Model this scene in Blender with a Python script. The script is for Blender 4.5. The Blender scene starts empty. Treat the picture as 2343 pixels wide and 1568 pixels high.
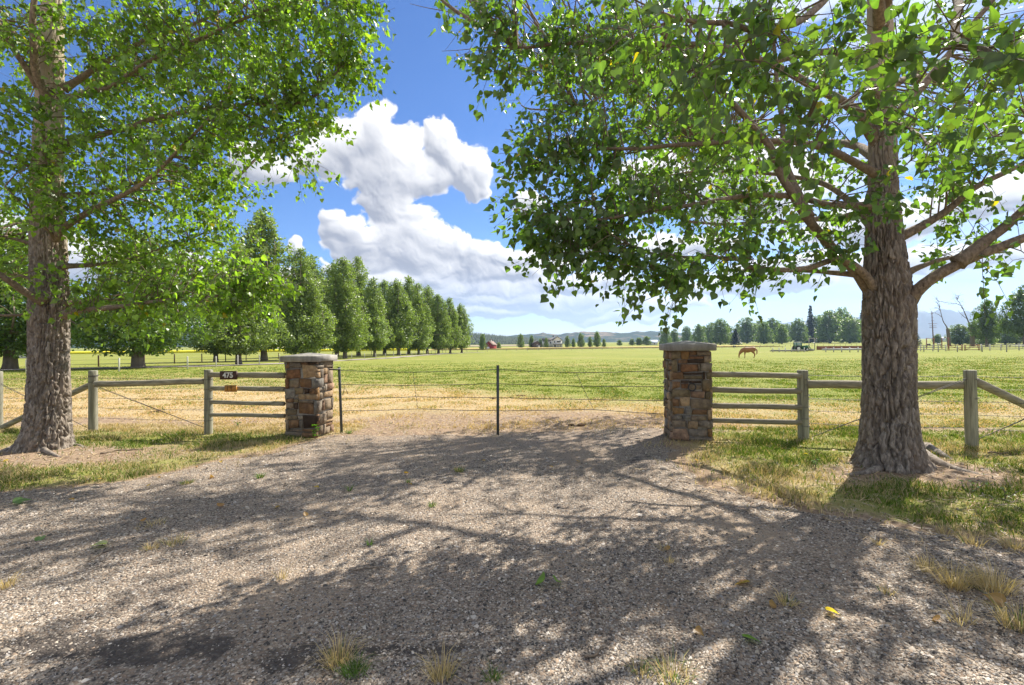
import bpy, math, random
import numpy as np
from mathutils import Vector, Matrix

SC = bpy.context.scene
C = SC.collection
rng = np.random.default_rng(11)
random.seed(11)
R = math.radians

# ------------------------------------------------------------------ camera
F, CX, CY, EYE, ROLL = 1100.0, 1171.5, 784.0, 1.65, R(0.6)
cam_d = bpy.data.cameras.new('camera')
cam = bpy.data.objects.new('camera', cam_d)
C.objects.link(cam)
cam_d.sensor_width = 36.0
cam_d.lens = 36.0 * F / 2343.0
cam_d.clip_start, cam_d.clip_end = 0.05, 40000.0
cr, sr = math.cos(ROLL), math.sin(ROLL)
cam.matrix_world = Matrix(((cr, sr, 0, 0), (0, 0, -1, 0), (-sr, cr, 0, EYE), (0, 0, 0, 1)))
SC.camera = cam

# ------------------------------------------------------------------ light
SUN_AZ, SUN_EL = R(44), R(46)            # azimuth clockwise from the viewing direction (+Y)
SKY_STRENGTH, SUN_STRENGTH = 0.056, 3.35
CLOUD_STRENGTH = 0.42
sun_dir = Vector((math.sin(SUN_AZ) * math.cos(SUN_EL), math.cos(SUN_AZ) * math.cos(SUN_EL), math.sin(SUN_EL)))
sun_d = bpy.data.lights.new('sun', 'SUN')
sun_d.energy, sun_d.angle, sun_d.color = SUN_STRENGTH, R(0.53), (1.0, 0.93, 0.82)
sun = bpy.data.objects.new('sun', sun_d)
C.objects.link(sun)
sun.rotation_euler = sun_dir.to_track_quat('Z', 'Y').to_euler()

SC.view_settings.view_transform = 'Standard'
SC.view_settings.look = 'None'
SC.view_settings.gamma = 1.0
SC.view_settings.use_curve_mapping = False
SC.view_settings.exposure = 1.6
SC.render.engine = 'CYCLES'
SC.cycles.use_denoising = True
SC.cycles.max_bounces = 8
SC.cycles.diffuse_bounces = 3
SC.cycles.transmission_bounces = 4
SC.cycles.volume_bounces = 0
SC.cycles.caustics_reflective = False
SC.cycles.caustics_refractive = False


def pix_dir(px, py):
    xc, yc = (px - CX) / F, (CY - py) / F
    return np.array([xc * cr + yc * sr, 1.0, -xc * sr + yc * cr])


def at(px, py, Y):
    d = pix_dir(px, py)
    return np.array([d[0] * Y, Y, EYE + d[2] * Y])


# ------------------------------------------------------------------ node helper
class NT:
    def __init__(s, tree):
        s.t = tree

    def n(s, typ, **kw):
        nd = s.t.nodes.new(typ)
        for k, v in kw.items():
            setattr(nd, k, v)
        return nd

    def put(s, sock, v):
        if isinstance(v, bpy.types.NodeSocket):
            s.t.links.new(v, sock)
        elif v is not None:
            if isinstance(v, (tuple, list)) and len(v) == 3 and len(getattr(sock, 'default_value', (0, 0, 0))) == 4:
                v = (*v, 1.0)
            sock.default_value = v

    def math(s, op, a, b=None, c=None, clamp=False):
        nd = s.n('ShaderNodeMath', operation=op, use_clamp=clamp)
        s.put(nd.inputs[0], a); s.put(nd.inputs[1], b); s.put(nd.inputs[2], c)
        return nd.outputs[0]

    def vec(s, op, a, b=None):
        nd = s.n('ShaderNodeVectorMath', operation=op)
        s.put(nd.inputs[0], a)
        if op == 'SCALE':
            s.put(nd.inputs['Scale'], b)
        else:
            s.put(nd.inputs[1], b)
        return nd.outputs['Value'] if op in ('LENGTH', 'DOT_PRODUCT', 'DISTANCE') else nd.outputs[0]

    def comb(s, x, y, z=0.0):
        nd = s.n('ShaderNodeCombineXYZ')
        s.put(nd.inputs[0], x); s.put(nd.inputs[1], y); s.put(nd.inputs[2], z)
        return nd.outputs[0]

    def sep(s, v):
        nd = s.n('ShaderNodeSeparateXYZ'); s.put(nd.inputs[0], v)
        return nd.outputs

    def noise(s, v, scale, detail=4.0, rough=0.5, dist=0.0, color=False, dims='3D'):
        nd = s.n('ShaderNodeTexNoise', noise_dimensions=dims)
        s.put(nd.inputs['Vector'], v)
        nd.inputs['Scale'].default_value = scale
        nd.inputs['Detail'].default_value = detail
        nd.inputs['Roughness'].default_value = rough
        nd.inputs['Distortion'].default_value = dist
        return nd.outputs['Color'] if color else nd.outputs[0]

    def voro(s, v, scale, feature='F1', rand=1.0, out='Distance'):
        nd = s.n('ShaderNodeTexVoronoi', feature=feature)
        s.put(nd.inputs['Vector'], v)
        nd.inputs['Scale'].default_value = scale
        nd.inputs['Randomness'].default_value = rand
        return nd.outputs[out]

    def mix(s, f, a, b, mode='MIX'):
        nd = s.n('ShaderNodeMix', data_type='RGBA', blend_type=mode)
        s.put(nd.inputs[0], f); s.put(nd.inputs[6], a); s.put(nd.inputs[7], b)
        return nd.outputs[2]

    def ramp(s, f, stops, interp='LINEAR'):
        nd = s.n('ShaderNodeValToRGB')
        cr_ = nd.color_ramp; cr_.interpolation = interp
        while len(cr_.elements) < len(stops):
            cr_.elements.new(0.5)
        for e, (p, c) in zip(cr_.elements, stops):
            e.position = p
            e.color = (*c, 1.0) if isinstance(c, (tuple, list)) else (c, c, c, 1.0)
        s.put(nd.inputs[0], f)
        return nd.outputs[0]

    def mrange(s, v, a, b, c=0.0, d=1.0, smooth=False):
        nd = s.n('ShaderNodeMapRange')
        if smooth:
            nd.interpolation_type = 'SMOOTHSTEP'
        s.put(nd.inputs[0], v)
        for i, x in enumerate((a, b, c, d)):
            s.put(nd.inputs[i + 1], x)
        return nd.outputs[0]

    def bump(s, h, strength=0.5, dist=0.02, normal=None):
        nd = s.n('ShaderNodeBump')
        nd.inputs['Strength'].default_value = strength
        nd.inputs['Distance'].default_value = dist
        s.put(nd.inputs['Height'], h)
        if normal is not None:
            s.put(nd.inputs['Normal'], normal)
        return nd.outputs[0]

    def attr(s, name, out='Color'):
        nd = s.n('ShaderNodeAttribute'); nd.attribute_name = name
        return nd.outputs[out]

    def obj(s):
        return s.n('ShaderNodeTexCoord').outputs['Object']

    def objrand(s):
        return s.n('ShaderNodeObjectInfo').outputs['Random']


def material(name, build, rough=0.8, spec=0.3):
    m = bpy.data.materials.new(name)
    m.use_nodes = True
    t = NT(m.node_tree)
    p = m.node_tree.nodes['Principled BSDF']
    p.inputs['Roughness'].default_value = rough
    p.inputs['Specular IOR Level'].default_value = spec
    build(t, p)
    return m


# ------------------------------------------------------------------ noise in numpy
_perm = rng.permutation(256)
_perm = np.concatenate([_perm, _perm, _perm])
_grad = rng.normal(size=(256, 3)); _grad /= np.linalg.norm(_grad, axis=1)[:, None]


def pn(x, y, z=0.0):
    x, y, z = np.broadcast_arrays(np.asarray(x, float), np.asarray(y, float), np.asarray(z, float))
    xi, yi, zi = np.floor(x).astype(int), np.floor(y).astype(int), np.floor(z).astype(int)
    xf, yf, zf = x - xi, y - yi, z - zi
    u, v, w = (a * a * a * (a * (a * 6 - 15) + 10) for a in (xf, yf, zf))
    res = 0
    for dx in (0, 1):
        for dy in (0, 1):
            for dz in (0, 1):
                h = _perm[(_perm[(_perm[(xi + dx) & 255] + yi + dy) & 255] + zi + dz) & 255]
                gr = _grad[h]
                dt = gr[..., 0] * (xf - dx) + gr[..., 1] * (yf - dy) + gr[..., 2] * (zf - dz)
                res = res + dt * (u if dx else 1 - u) * (v if dy else 1 - v) * (w if dz else 1 - w)
    return res * 1.4


def fbm(x, y, z=0.0, o=4, g=0.5):
    s, a, f = 0, 1.0, 1.0
    for i in range(o):
        s = s + a * pn(x * f + 17.3 * i, y * f - 9.1 * i, np.asarray(z) * f + 4.7 * i)
        a *= g; f *= 2.03
    return s


def sst(a, b, x):
    t = np.clip((np.asarray(x, float) - a) / (b - a), 0, 1)
    return t * t * (3 - 2 * t)


# ------------------------------------------------------------------ sky
def pn2(x, y):
    x = x.astype(np.float32); y = y.astype(np.float32)
    xi, yi = np.floor(x).astype(np.int32), np.floor(y).astype(np.int32)
    xf, yf = x - xi, y - yi
    u, v = xf * xf * (3 - 2 * xf), yf * yf * (3 - 2 * yf)
    G = _grad.astype(np.float32); res = 0
    for dx in (0, 1):
        for dy in (0, 1):
            gr = G[_perm[(_perm[(xi + dx) & 255] + yi + dy) & 255]]
            res = res + (gr[..., 0] * (xf - dx) + gr[..., 1] * (yf - dy)) * (u if dx else 1 - u) * (v if dy else 1 - v)
    return res * 1.7


def fb2(x, y, o=4, g=0.5, billow=False):
    s, a, f = 0, 1.0, 1.0
    for i in range(o):
        n = pn2(x * f + 31.7 * i, y * f - 13.3 * i)
        s = s + a * ((0.32 - np.abs(n)) * 1.6 if billow else n)
        a *= g; f *= 2.07
    return s


def worley(x, y):
    """rounded domes round scattered points: the cauliflower puffs of a cumulus"""
    xi, yi = np.floor(x).astype(np.int32), np.floor(y).astype(np.int32)
    best = np.full(x.shape, 9.0, np.float32)
    for dx in (-1, 0, 1):
        for dy in (-1, 0, 1):
            h = _perm[(_perm[(xi + dx) & 255] + yi + dy) & 255]
            d = (xi + dx + 0.5 + 0.45 * np.sin(h * 2.399) - x) ** 2 + (yi + dy + 0.5 + 0.45 * np.cos(h * 3.71) - y) ** 2
            best = np.minimum(best, d)
    return np.sqrt(np.clip(1 - best, 0, 1)).astype(np.float32)


AZK, ELK, CW, CH = 0.9, 0.6, 1664, 560          # the cloud field is finer near the horizon ahead
BLOBS = [(868, 285, 34, 34), (862, 322, 62, 46), (815, 330, 50, 36), (775, 345, 50, 36), (725, 358, 46, 36), (690, 375, 34, 26), (590, 378, 52, 24), (560, 362, 26, 18), (625, 400, 40, 20),
         (990, 322, 20, 32), (1020, 345, 34, 46), (1055, 385, 46, 44), (1094, 402, 26, 28), (1070, 430, 24, 24), (900, 365, 66, 56), (930, 400, 56, 46), (860, 400, 70, 44), (985, 410, 40, 28),
         (885, 450, 62, 44), (905, 490, 56, 40), (945, 500, 34, 30), (762, 500, 22, 16), (790, 528, 38, 26), (815, 556, 52, 30), (880, 555, 64, 36), (950, 545, 70, 36), (1010, 560, 60, 32), (1080, 580, 60, 26),
         (1140, 590, 54, 22), (1190, 592, 38, 18), (930, 590, 110, 30), (1040, 610, 110, 26), (1110, 632, 90, 22), (1190, 628, 66, 20), (1262, 612, 46, 18), (1310, 606, 34, 12), (890, 640, 50, 20), (850, 632, 30, 14),
         (985, 635, 44, 24), (1060, 660, 90, 20), (1150, 668, 90, 18), (1250, 655, 70, 18), (1330, 650, 60, 18), (1400, 655, 54, 18), (1460, 655, 44, 16), (1340, 690, 90, 16),
         (1450, 690, 80, 14), (1212, 476, 26, 20), (1290, 520, 40, 16), (1340, 560, 60, 20), (680, 562, 10, 11), (742, 608, 13, 12), (1000, 682, 110, 22), (1160, 694, 120, 20), (1320, 706, 120, 18), (1500, 700, 100, 18), (1100, 722, 90, 12), (1420, 728, 90, 12), (640, 640, 70, 28), 
         (430, 640, 130, 36), (200, 600, 150, 44), (-150, 520, 170, 60), (1560, 560, 100, 30), (-500, 660, 300, 36), (2650, 560, 220, 50), (2950, 690, 300, 30), (1700, 420, 150, 60), (1480, 400, 80, 34), (2000, 520, 180, 40),
         (1900, 610, 220, 20), (2200, 600, 200, 22), (1750, 650, 150, 22), (2250, 450, 160, 40)]


def cloud_image():
    U, Vv = np.meshgrid((np.arange(CW, dtype=np.float32) + 0.5) / CW, (np.arange(CH, dtype=np.float32) + 0.5) / CH)
    a = (U - 0.5) * 2 / (1 + AZK / math.pi)
    az = AZK * a / (1 - np.abs(a))
    b = Vv / (1 + ELK / (math.pi / 2))
    el = ELK * b / (1 - b)
    seam = np.clip((math.pi - np.abs(az)) / 0.35, 0, 1)
    wx = fb2(az * 11, el * 11 + 3, 3) * 0.020 + fb2(az * 45, el * 45 + 9, 2) * 0.005
    wy = fb2(az * 11 + 40, el * 11, 3) * 0.016 + fb2(az * 45 + 20, el * 45, 2) * 0.004
    x, y = az + wx, el + wy
    f = np.full(az.shape, -3.0, np.float32)
    for (bx, by, rx, ry) in BLOBS:
        d = pix_dir(bx, by)
        a0, e0 = math.atan2(d[0], d[1]), math.atan2(d[2], math.hypot(d[0], d[1]))
        xx = 1.0 + ((bx - CX) / F) ** 2
        qx, qy = (x - a0) * F * xx / (1.10 * rx), (y - e0) * F * math.sqrt(xx) / (1.12 * ry)
        qy = np.where(qy < 0, qy * 1.12, qy)
        fi = 1 - (qx * qx + qy * qy)
        h = np.clip(0.5 + 0.5 * (f - fi) / 0.45, 0, 1)
        f = fi * (1 - h) + f * h + 0.45 * h * (1 - h)
    # clouds on the unseen rest of the sky, cover added for neutral fill light
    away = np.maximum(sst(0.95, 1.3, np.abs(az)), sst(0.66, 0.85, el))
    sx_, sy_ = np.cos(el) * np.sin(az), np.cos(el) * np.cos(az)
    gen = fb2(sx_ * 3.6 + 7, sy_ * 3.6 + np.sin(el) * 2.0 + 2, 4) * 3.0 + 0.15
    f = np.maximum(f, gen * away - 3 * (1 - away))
    fl = np.maximum(f, -2.2)
    wf = fb2(x * 30, y * 30 + 50, 3, 0.6) * 0.020
    x2, y2 = x + wf, y + fb2(x * 30 + 20, y * 30, 3, 0.6) * 0.016
    w1, w2, w3 = worley(x2 * 15, y2 * 17), worley(x2 * 37 + 7, y2 * 42), worley(x2 * 85 + 3, y2 * 95)
    fine = fb2(x * 40, y * 46, 5, 0.6)
    big = fb2(x * 7, y * 8, 2, 0.5)
    puff = 0.62 * (w1 - 0.55) + 0.52 * (w2 - 0.55) + 0.34 * (w3 - 0.55)
    f = fl + 1.2 * puff + 0.24 * fine + 0.35 * big + 0.04
    mask = sst(-0.10, 0.55, f + 0.10 * fine) * sst(-0.15, 0.2, f + 0.2 * fine)
    daz = np.gradient(az, axis=1); de = np.gradient(el, axis=0)

    def blur(q, r):
        for ax in (0, 1):
            k = np.exp(-0.5 * (np.arange(-2 * r, 2 * r + 1) / r) ** 2); k /= k.sum()
            q = sum(w * np.roll(q, i - 2 * r, ax) for i, w in enumerate(k))
        return q

    lam = 0
    base = np.sqrt(np.clip(fl + 0.35 * big + 0.2, 0, 3) + 0.01)
    for (q, r, wt, kk) in ((base + 0.50 * (w1 - 0.5), 4, 0.5, 0.036), (base + 0.45 * (w1 - .5) + 0.36 * w2 + 0.20 * w3 + 0.10 * fine, 1, 0.5, 0.013)):
        h = blur(q, r)
        gx, gy = np.gradient(h, axis=1) / daz * kk, np.gradient(h, axis=0) / de * kk
        lam = lam + wt * (-gx * 0.38 - gy * 0.66 + 0.60) / np.sqrt(1 + gx * gx + gy * gy)
    hb = np.clip(fl + 0.35 * big + 0.3, 0, 2)
    thick = np.clip(blur((hb + np.roll(hb, (-10, -3), (0, 1)) + np.roll(hb, (-22, -7), (0, 1))) / 3, 4) / 1.25, 0, 1)
    lit = np.clip(0.46 + 0.88 * lam - 0.80 * thick ** 1.25 + 0.08 * fine, 0, 1)
    low = (1 - sst(0.02, 0.16, el))
    lo = np.array([0.34, 0.36, 0.42]); hi = np.array([1.0, 0.985, 0.97])
    col = lo + (hi - lo) * lit[..., None]
    col = col * (1 - 0.35 * low[..., None]) + np.array([0.66, 0.75, 0.90]) * 0.35 * low[..., None]
    mask = mask * (1 - 0.25 * low)
    # thin high streaks, more of them towards the sun, and the pale air near the horizon
    sd = (np.cos(el) * np.cos(az - SUN_AZ) * math.cos(SUN_EL) + np.sin(el) * math.sin(SUN_EL))
    st = fb2(az * 3.4 + 5, el * 17 + fb2(az * 3, el * 5, 2) * 0.35, 5, 0.6)
    near = sst(0.45, 1.0, sd)
    streak = sst(0.15, 1.25, st + 0.9 * near) * sst(0.55, 0.93, sd) * 0.9 * seam
    streak = streak * np.maximum(1 - sst(0.24, 0.42, el), sst(0.86, 0.96, sd))
    veil = (1 - sst(0.10, 0.26, el)) * sst(-0.1, 0.45, az) * (1 - sst(1.4, 2.0, np.abs(az))) * (0.55 + 0.55 * np.clip(fb2(az * 5, el * 24, 4, 0.55), -0.6, 0.8))
    streak = np.maximum(np.maximum(streak, 0.85 * np.clip(veil, 0, 1)), 0.45 * (1 - sst(0.0, 0.13, el)))
    sc = np.array([0.74, 0.80, 0.94])
    am = 1 - (1 - mask) * (1 - streak)
    rgb = (col * mask[..., None] + sc * ((1 - mask) * streak)[..., None]) / np.maximum(am, 1e-4)[..., None]
    px = np.concatenate([rgb, am[..., None]], -1).astype(np.float32)
    im = bpy.data.images.new('cloud_field', CW, CH, alpha=True, float_buffer=True)
    im.colorspace_settings.name = 'Non-Color'
    im.alpha_mode = 'CHANNEL_PACKED'
    im.pixels.foreach_set(px.ravel())
    im.update()
    return im


def build_world():
    w = bpy.data.worlds.new('World')
    SC.world = w
    w.use_nodes = True
    t = NT(w.node_tree)
    for nd in list(w.node_tree.nodes):
        w.node_tree.nodes.remove(nd)
    sky = t.n('ShaderNodeTexSky', sky_type='NISHITA')
    sky.sun_disc = False
    sky.sun_elevation = SUN_EL
    sky.sun_rotation = SUN_AZ
    sky.altitude = 1200.0
    sky.air_density, sky.dust_density, sky.ozone_density = 1.0, 0.1, 5.0
    hs = t.n('ShaderNodeHueSaturation')
    hs.inputs['Saturation'].default_value = 1.15
    hs.inputs['Hue'].default_value = 0.508
    t.put(hs.inputs['Color'], sky.outputs[0])
    bg1 = t.n('ShaderNodeBackground')
    t.put(bg1.inputs[0], hs.outputs[0]); bg1.inputs[1].default_value = SKY_STRENGTH
    x, y, z = t.sep(t.vec('NORMALIZE', t.n('ShaderNodeTexCoord').outputs['Generated']))
    az = t.math('ARCTAN2', x, y)
    el = t.math('MAXIMUM', t.math('ARCSINE', z), 0.0005)
    u = t.math('DIVIDE', t.math('MULTIPLY', az, 0.5 * (1 + AZK / math.pi)), t.math('ADD', t.math('ABSOLUTE', az), AZK))
    v = t.math('DIVIDE', t.math('MULTIPLY', el, 1 + ELK / (math.pi / 2)), t.math('ADD', el, ELK))
    tex = t.n('ShaderNodeTexImage', interpolation='Linear', extension='EXTEND')
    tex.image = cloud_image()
    t.put(tex.inputs[0], t.comb(t.math('ADD', u, 0.5), v, 0.0))
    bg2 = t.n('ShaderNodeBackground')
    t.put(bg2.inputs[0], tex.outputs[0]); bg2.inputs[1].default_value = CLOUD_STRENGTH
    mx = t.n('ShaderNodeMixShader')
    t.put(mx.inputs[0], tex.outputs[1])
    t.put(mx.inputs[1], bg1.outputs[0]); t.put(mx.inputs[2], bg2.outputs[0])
    out = t.n('ShaderNodeOutputWorld')
    t.put(out.inputs[0], mx.outputs[0])
    w.cycles.sampling_method = 'MANUAL'
    w.cycles.sample_map_resolution = 512


build_world()

# ------------------------------------------------------------------ objects
WL = {}


def props(o, label=None, cat=None, group=None, kind=None):
    if label: o['label'] = label
    if cat: o['category'] = cat
    if group: o['group'] = group
    if kind: o['kind'] = kind
    return o


def thing(name, label, cat, loc=(0, 0, 0), group=None):
    o = bpy.data.objects.new(name, None)
    o.empty_display_size = 0.2
    C.objects.link(o)
    o.location = loc
    WL[o] = np.array(loc, float)
    return props(o, label, cat, group, 'thing')


def mesh_data(name, V, Fs, mats, smooth=False, col=None, mi=None):
    me = bpy.data.meshes.new(name)
    V = np.asarray(V, np.float32)
    if not isinstance(Fs, list):
        Fs = [Fs]
    Fs = [np.asarray(f, np.int32) for f in Fs if len(f)]
    nl = sum(f.size for f in Fs); nf = sum(len(f) for f in Fs)
    me.vertices.add(len(V)); me.vertices.foreach_set('co', V.ravel())
    me.loops.add(nl); me.loops.foreach_set('vertex_index', np.concatenate([f.ravel() for f in Fs]))
    me.polygons.add(nf)
    tot = np.concatenate([np.full(len(f), f.shape[1], np.int32) for f in Fs])
    me.polygons.foreach_set('loop_start', np.concatenate([[0], np.cumsum(tot)[:-1]]).astype(np.int32))
    if smooth:
        me.polygons.foreach_set('use_smooth', np.ones(nf, bool))
    for m in (mats if isinstance(mats, (list, tuple)) else [mats]):
        me.materials.append(m)
    if mi is not None:
        me.polygons.foreach_set('material_index', np.asarray(mi, np.int32))
    if col is not None:
        col = np.asarray(col, np.float32)
        if col.shape[1] == 3:
            col = np.concatenate([col, np.ones((len(col), 1), np.float32)], 1)
        a = me.color_attributes.new('col', 'FLOAT_COLOR', 'POINT')
        a.data.foreach_set('color', col.ravel())
    me.update(calc_edges=True)
    me.validate()
    return me


def mk(name, V, Fs, mats, parent=None, smooth=False, col=None, mi=None, world=True):
    V = np.asarray(V, float).reshape(-1, 3)
    if parent is not None and world:
        V = V - WL[parent]
    o = bpy.data.objects.new(name, mesh_data(name, V, Fs, mats, smooth, col, mi))
    C.objects.link(o)
    if parent is not None:
        o.parent = parent
        WL[o] = WL[parent]
    else:
        WL[o] = np.zeros(3)
    return o


def copy_thing(root, loc, rotz=0.0, scale=1.0, label=None, group=None):
    r = root.copy(); C.objects.link(r)
    r.location = loc; r.rotation_euler = (0, 0, rotz)
    r.scale = (scale, scale, scale) if np.isscalar(scale) else scale
    if label: r['label'] = label
    if group: r['group'] = group
    for ch in list(root.children):
        c = ch.copy(); C.objects.link(c); c.parent = r
        for gch in list(ch.children):
            d = gch.copy(); C.objects.link(d); d.parent = c
    return r


class MB:
    """collects shapes for one mesh"""
    def __init__(s):
        s.V, s.F, s.n = [], [], 0

    def add(s, V, Fs):
        V = np.asarray(V, float).reshape(-1, 3)
        for f in (Fs if isinstance(Fs, list) else [Fs]):
            s.F.append(np.asarray(f, int) + s.n)
        s.V.append(V); s.n += len(V)
        return s

    def out(s):
        by = {}
        for f in s.F:
            by.setdefault(f.shape[1], []).append(f)
        return np.concatenate(s.V), [np.concatenate(v) for v in by.values()]

    def build(s, name, mat, parent=None, smooth=False, world=True):
        V, Fs = s.out()
        return mk(name, V, Fs, mat, parent, smooth, world=world)


BOXF = np.array([[0, 1, 2, 3][::-1], [4, 5, 6, 7], [0, 1, 5, 4], [1, 2, 6, 5], [2, 3, 7, 6], [3, 0, 4, 7]])


def box(c, s, rotz=0.0):
    x, y, z = (a / 2 for a in s)
    V = np.array([[-x, -y, -z], [x, -y, -z], [x, y, -z], [-x, y, -z], [-x, -y, z], [x, -y, z], [x, y, z], [-x, y, z]])
    ca, sa = math.cos(rotz), math.sin(rotz)
    V = V @ np.array([[ca, sa, 0], [-sa, ca, 0], [0, 0, 1]])
    return V + np.asarray(c, float), BOXF


def smooth_path(pts, n):
    pts = np.asarray(pts, float)
    if len(pts) == 2:
        return pts[0] + (pts[1] - pts[0]) * np.linspace(0, 1, n)[:, None]
    P = np.vstack([2 * pts[0] - pts[1], pts, 2 * pts[-1] - pts[-2]])
    out = []
    for u in np.linspace(0, len(pts) - 1 - 1e-9, n):
        i = int(u); t = u - i
        a, b, c, d = P[i], P[i + 1], P[i + 2], P[i + 3]
        out.append(0.5 * ((2 * b) + (-a + c) * t + (2 * a - 5 * b + 4 * c - d) * t * t + (-a + 3 * b - 3 * c + d) * t ** 3))
    return np.array(out)


def tube(pts, rad, seg=6, cap=True):
    pts = np.asarray(pts, float); n = len(pts)
    rad = np.broadcast_to(np.asarray(rad, float), (n,))
    T = np.gradient(pts, axis=0); T /= np.linalg.norm(T, axis=1)[:, None] + 1e-9
    ref = np.array([0, 0, 1.0]) if abs(T[0][2]) < 0.9 else np.array([1.0, 0, 0])
    U = np.cross(T, ref); ln = np.linalg.norm(U, axis=1)[:, None]; U = U / (ln + 1e-9)
    W = np.cross(T, U)
    a = np.linspace(0, 2 * math.pi, seg, endpoint=False)
    V = pts[:, None, :] + rad[:, None, None] * (np.cos(a)[None, :, None] * U[:, None, :] + np.sin(a)[None, :, None] * W[:, None, :])
    i = np.arange(n - 1)[:, None] * seg; j = np.arange(seg)[None, :]; j2 = (j + 1) % seg
    Fq = np.stack([i + j, i + j2, i + seg + j2, i + seg + j], -1).reshape(-1, 4)
    Fs = [Fq]
    if cap and seg <= 16:
        Fs += [np.arange(seg)[None, ::-1], (np.arange(seg) + (n - 1) * seg)[None, :]]
    return V.reshape(-1, 3), Fs


# ------------------------------------------------------------------ terrain
def zt(Y):
    Y = np.asarray(Y, float)
    return -0.0155 * np.clip(Y - 13, 0, 87) - 0.0092 * np.clip(Y - 100, 0, 200)


def gz(X, Y):
    X, Y = np.asarray(X, float), np.asarray(Y, float)
    near = 1 - sst(9, 22, Y)
    z = zt(Y) + 0.10 * sst(0.3, 3.0, X) * near
    amp = 0.025 * (1 - sst(12, 18, Y)) + 0.10 * sst(18, 60, Y) * (1 - sst(300, 600, Y))
    return z + amp * pn(X * 0.35, Y * 0.35, 1.7)


def gp(px, py):
    d = pix_dir(px, py); lo, hi = 0.8, 6000.0
    for _ in range(60):
        m = math.sqrt(lo * hi)
        if EYE + d[2] * m > gz(d[0] * m, m): lo = m
        else: hi = m
    return np.array([d[0] * lo, lo, float(gz(d[0] * lo, lo))])


def onground(px, Y):
    """a point on the ground seen in picture column px at depth Y"""
    xc = (px - CX) / F
    X = xc * Y
    return np.array([X, Y, float(gz(X, Y))])


LE = np.array([[-2, -60], [2.5, -30], [4.6, -9.5], [5.4, -6.0], [5.9, -4.8], [6.8, -4.2], [7.8, -3.7], [8.6, -3.3], [9.2, -3.0]])
RE = np.array([[-2, 30], [1.5, 12], [2.6, 6.2], [3.3, 4.4], [3.8, 3.4], [4.3, 2.7], [5.3, 2.25], [7.0, 2.35], [7.9, 2.7], [9.2, 2.8]])


def gravel_mask(X, Y):
    n = 0.28 * fbm(X * 0.9, Y * 0.9, 3.0, 3)
    l = np.interp(Y, LE[:, 0], LE[:, 1]); r = np.interp(Y, RE[:, 0], RE[:, 1])
    far = 8.9 - 0.3 * np.abs(X) * 0.2
    return np.minimum(np.minimum(X - l, r - X), far - Y) + n


def masks(X, Y):
    """dry grass, bare dirt"""
    X, Y = np.asarray(X, float), np.asarray(Y, float)
    n = fbm(X * 0.28, Y * 0.22, 9.0, 4)
    n2 = fbm(X * 0.9, Y * 0.7, 5.0, 3)
    nb = fbm(X * 0.055, Y * 0.10, 14.0, 4)
    lft = 1 - sst(-5, 5, X)
    dry = 0.95 * (1 - sst(10.8 + 4 * lft, 13.5 + 11 * lft, Y + 0.8 * n)) * sst(8.2, 9.0, Y) * (0.62 + 0.38 * lft)
    dry = dry + 0.20 + 0.20 * n + 0.12 * n2 + 0.24 * nb * sst(12, 30, Y)
    strip = 1 - sst(8.0, 8.8, Y + 0.12 * X)
    dry = dry * (1 - strip) + strip * np.clip(0.42 + 0.5 * n2 + 0.3 * n, 0, 1)
    band = np.exp(-((Y - 26) / 6.0) ** 2) * sst(-4, -14, X) * 0.35
    dry = np.clip(dry + band, 0, 1)
    gate = sst(-4.4, -2.2, X + 0.8 * n2) * (1 - sst(2.4, 5.0, X)) * sst(8.0, 8.6, Y) * (1 - sst(9.6, 12.6, Y + 1.6 * n2 + 0.8 * n))
    along = np.exp(-((Y + 0.16 * X - 9.25) / 0.8) ** 2) * 0.5
    tr = np.exp(-(((X - 4.75) / 1.25) ** 2 + ((Y - 5.6) / 0.75) ** 2)) * 1.15
    tl = np.exp(-(((X + 7.0) / 2.0) ** 2 + ((Y - 7.3) / 0.75) ** 2)) * 1.2
    dirt = np.clip(np.maximum.reduce([gate * 0.85, along, tr, tl]) + 0.5 * n2 * (along + tr + tl + gate > 0.15), 0, 1)
    return dry, dirt

# ------------------------------------------------------------------ materials
def m_ground(t, p):
    o = t.obj()
    a = t.sep(t.attr('col'))          # x dry, y dirt
    fine = t.noise(o, 9.0, 5.0, 0.65)
    mid = t.noise(o, 0.55, 5.0, 0.6)
    sx = t.vec('MULTIPLY', o, (0.35, 1.0, 1.0))
    streak = t.noise(sx, 0.16, 5.0, 0.6)
    green = t.mix(t.mrange(fine, 0.25, 0.75), (0.120, 0.150, 0.026), (0.240, 0.270, 0.058))
    green = t.mix(t.mrange(streak, 0.36, 0.70, 0.0, 0.65), green, (0.300, 0.290, 0.075))
    dry = t.mix(fine, (0.29, 0.215, 0.115), (0.56, 0.44, 0.26))
    dirt = t.mix(t.mrange(t.noise(o, 22.0, 5.0, 0.75), 0.3, 0.7), (0.17, 0.115, 0.075), (0.46, 0.34, 0.235))
    f = t.mrange(t.math('ADD', a[0], t.math('MULTIPLY', t.math('SUBTRACT', mid, 0.5), 1.1)), 0.28, 1.0)
    c = t.mix(f, green, dry)
    fd = t.mrange(t.math('ADD', a[1], t.math('MULTIPLY', t.math('SUBTRACT', fine, 0.5), 0.9)), 0.25, 0.65)
    c = t.mix(fd, c, dirt)
    t.put(p.inputs['Base Color'], c)
    h = t.math('ADD', t.math('MULTIPLY', t.noise(o, 45.0, 4.0, 0.7), 0.4), t.noise(o, 4.0, 5.0, 0.7))
    t.put(p.inputs['Normal'], t.bump(h, 0.8, 0.06))


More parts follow.
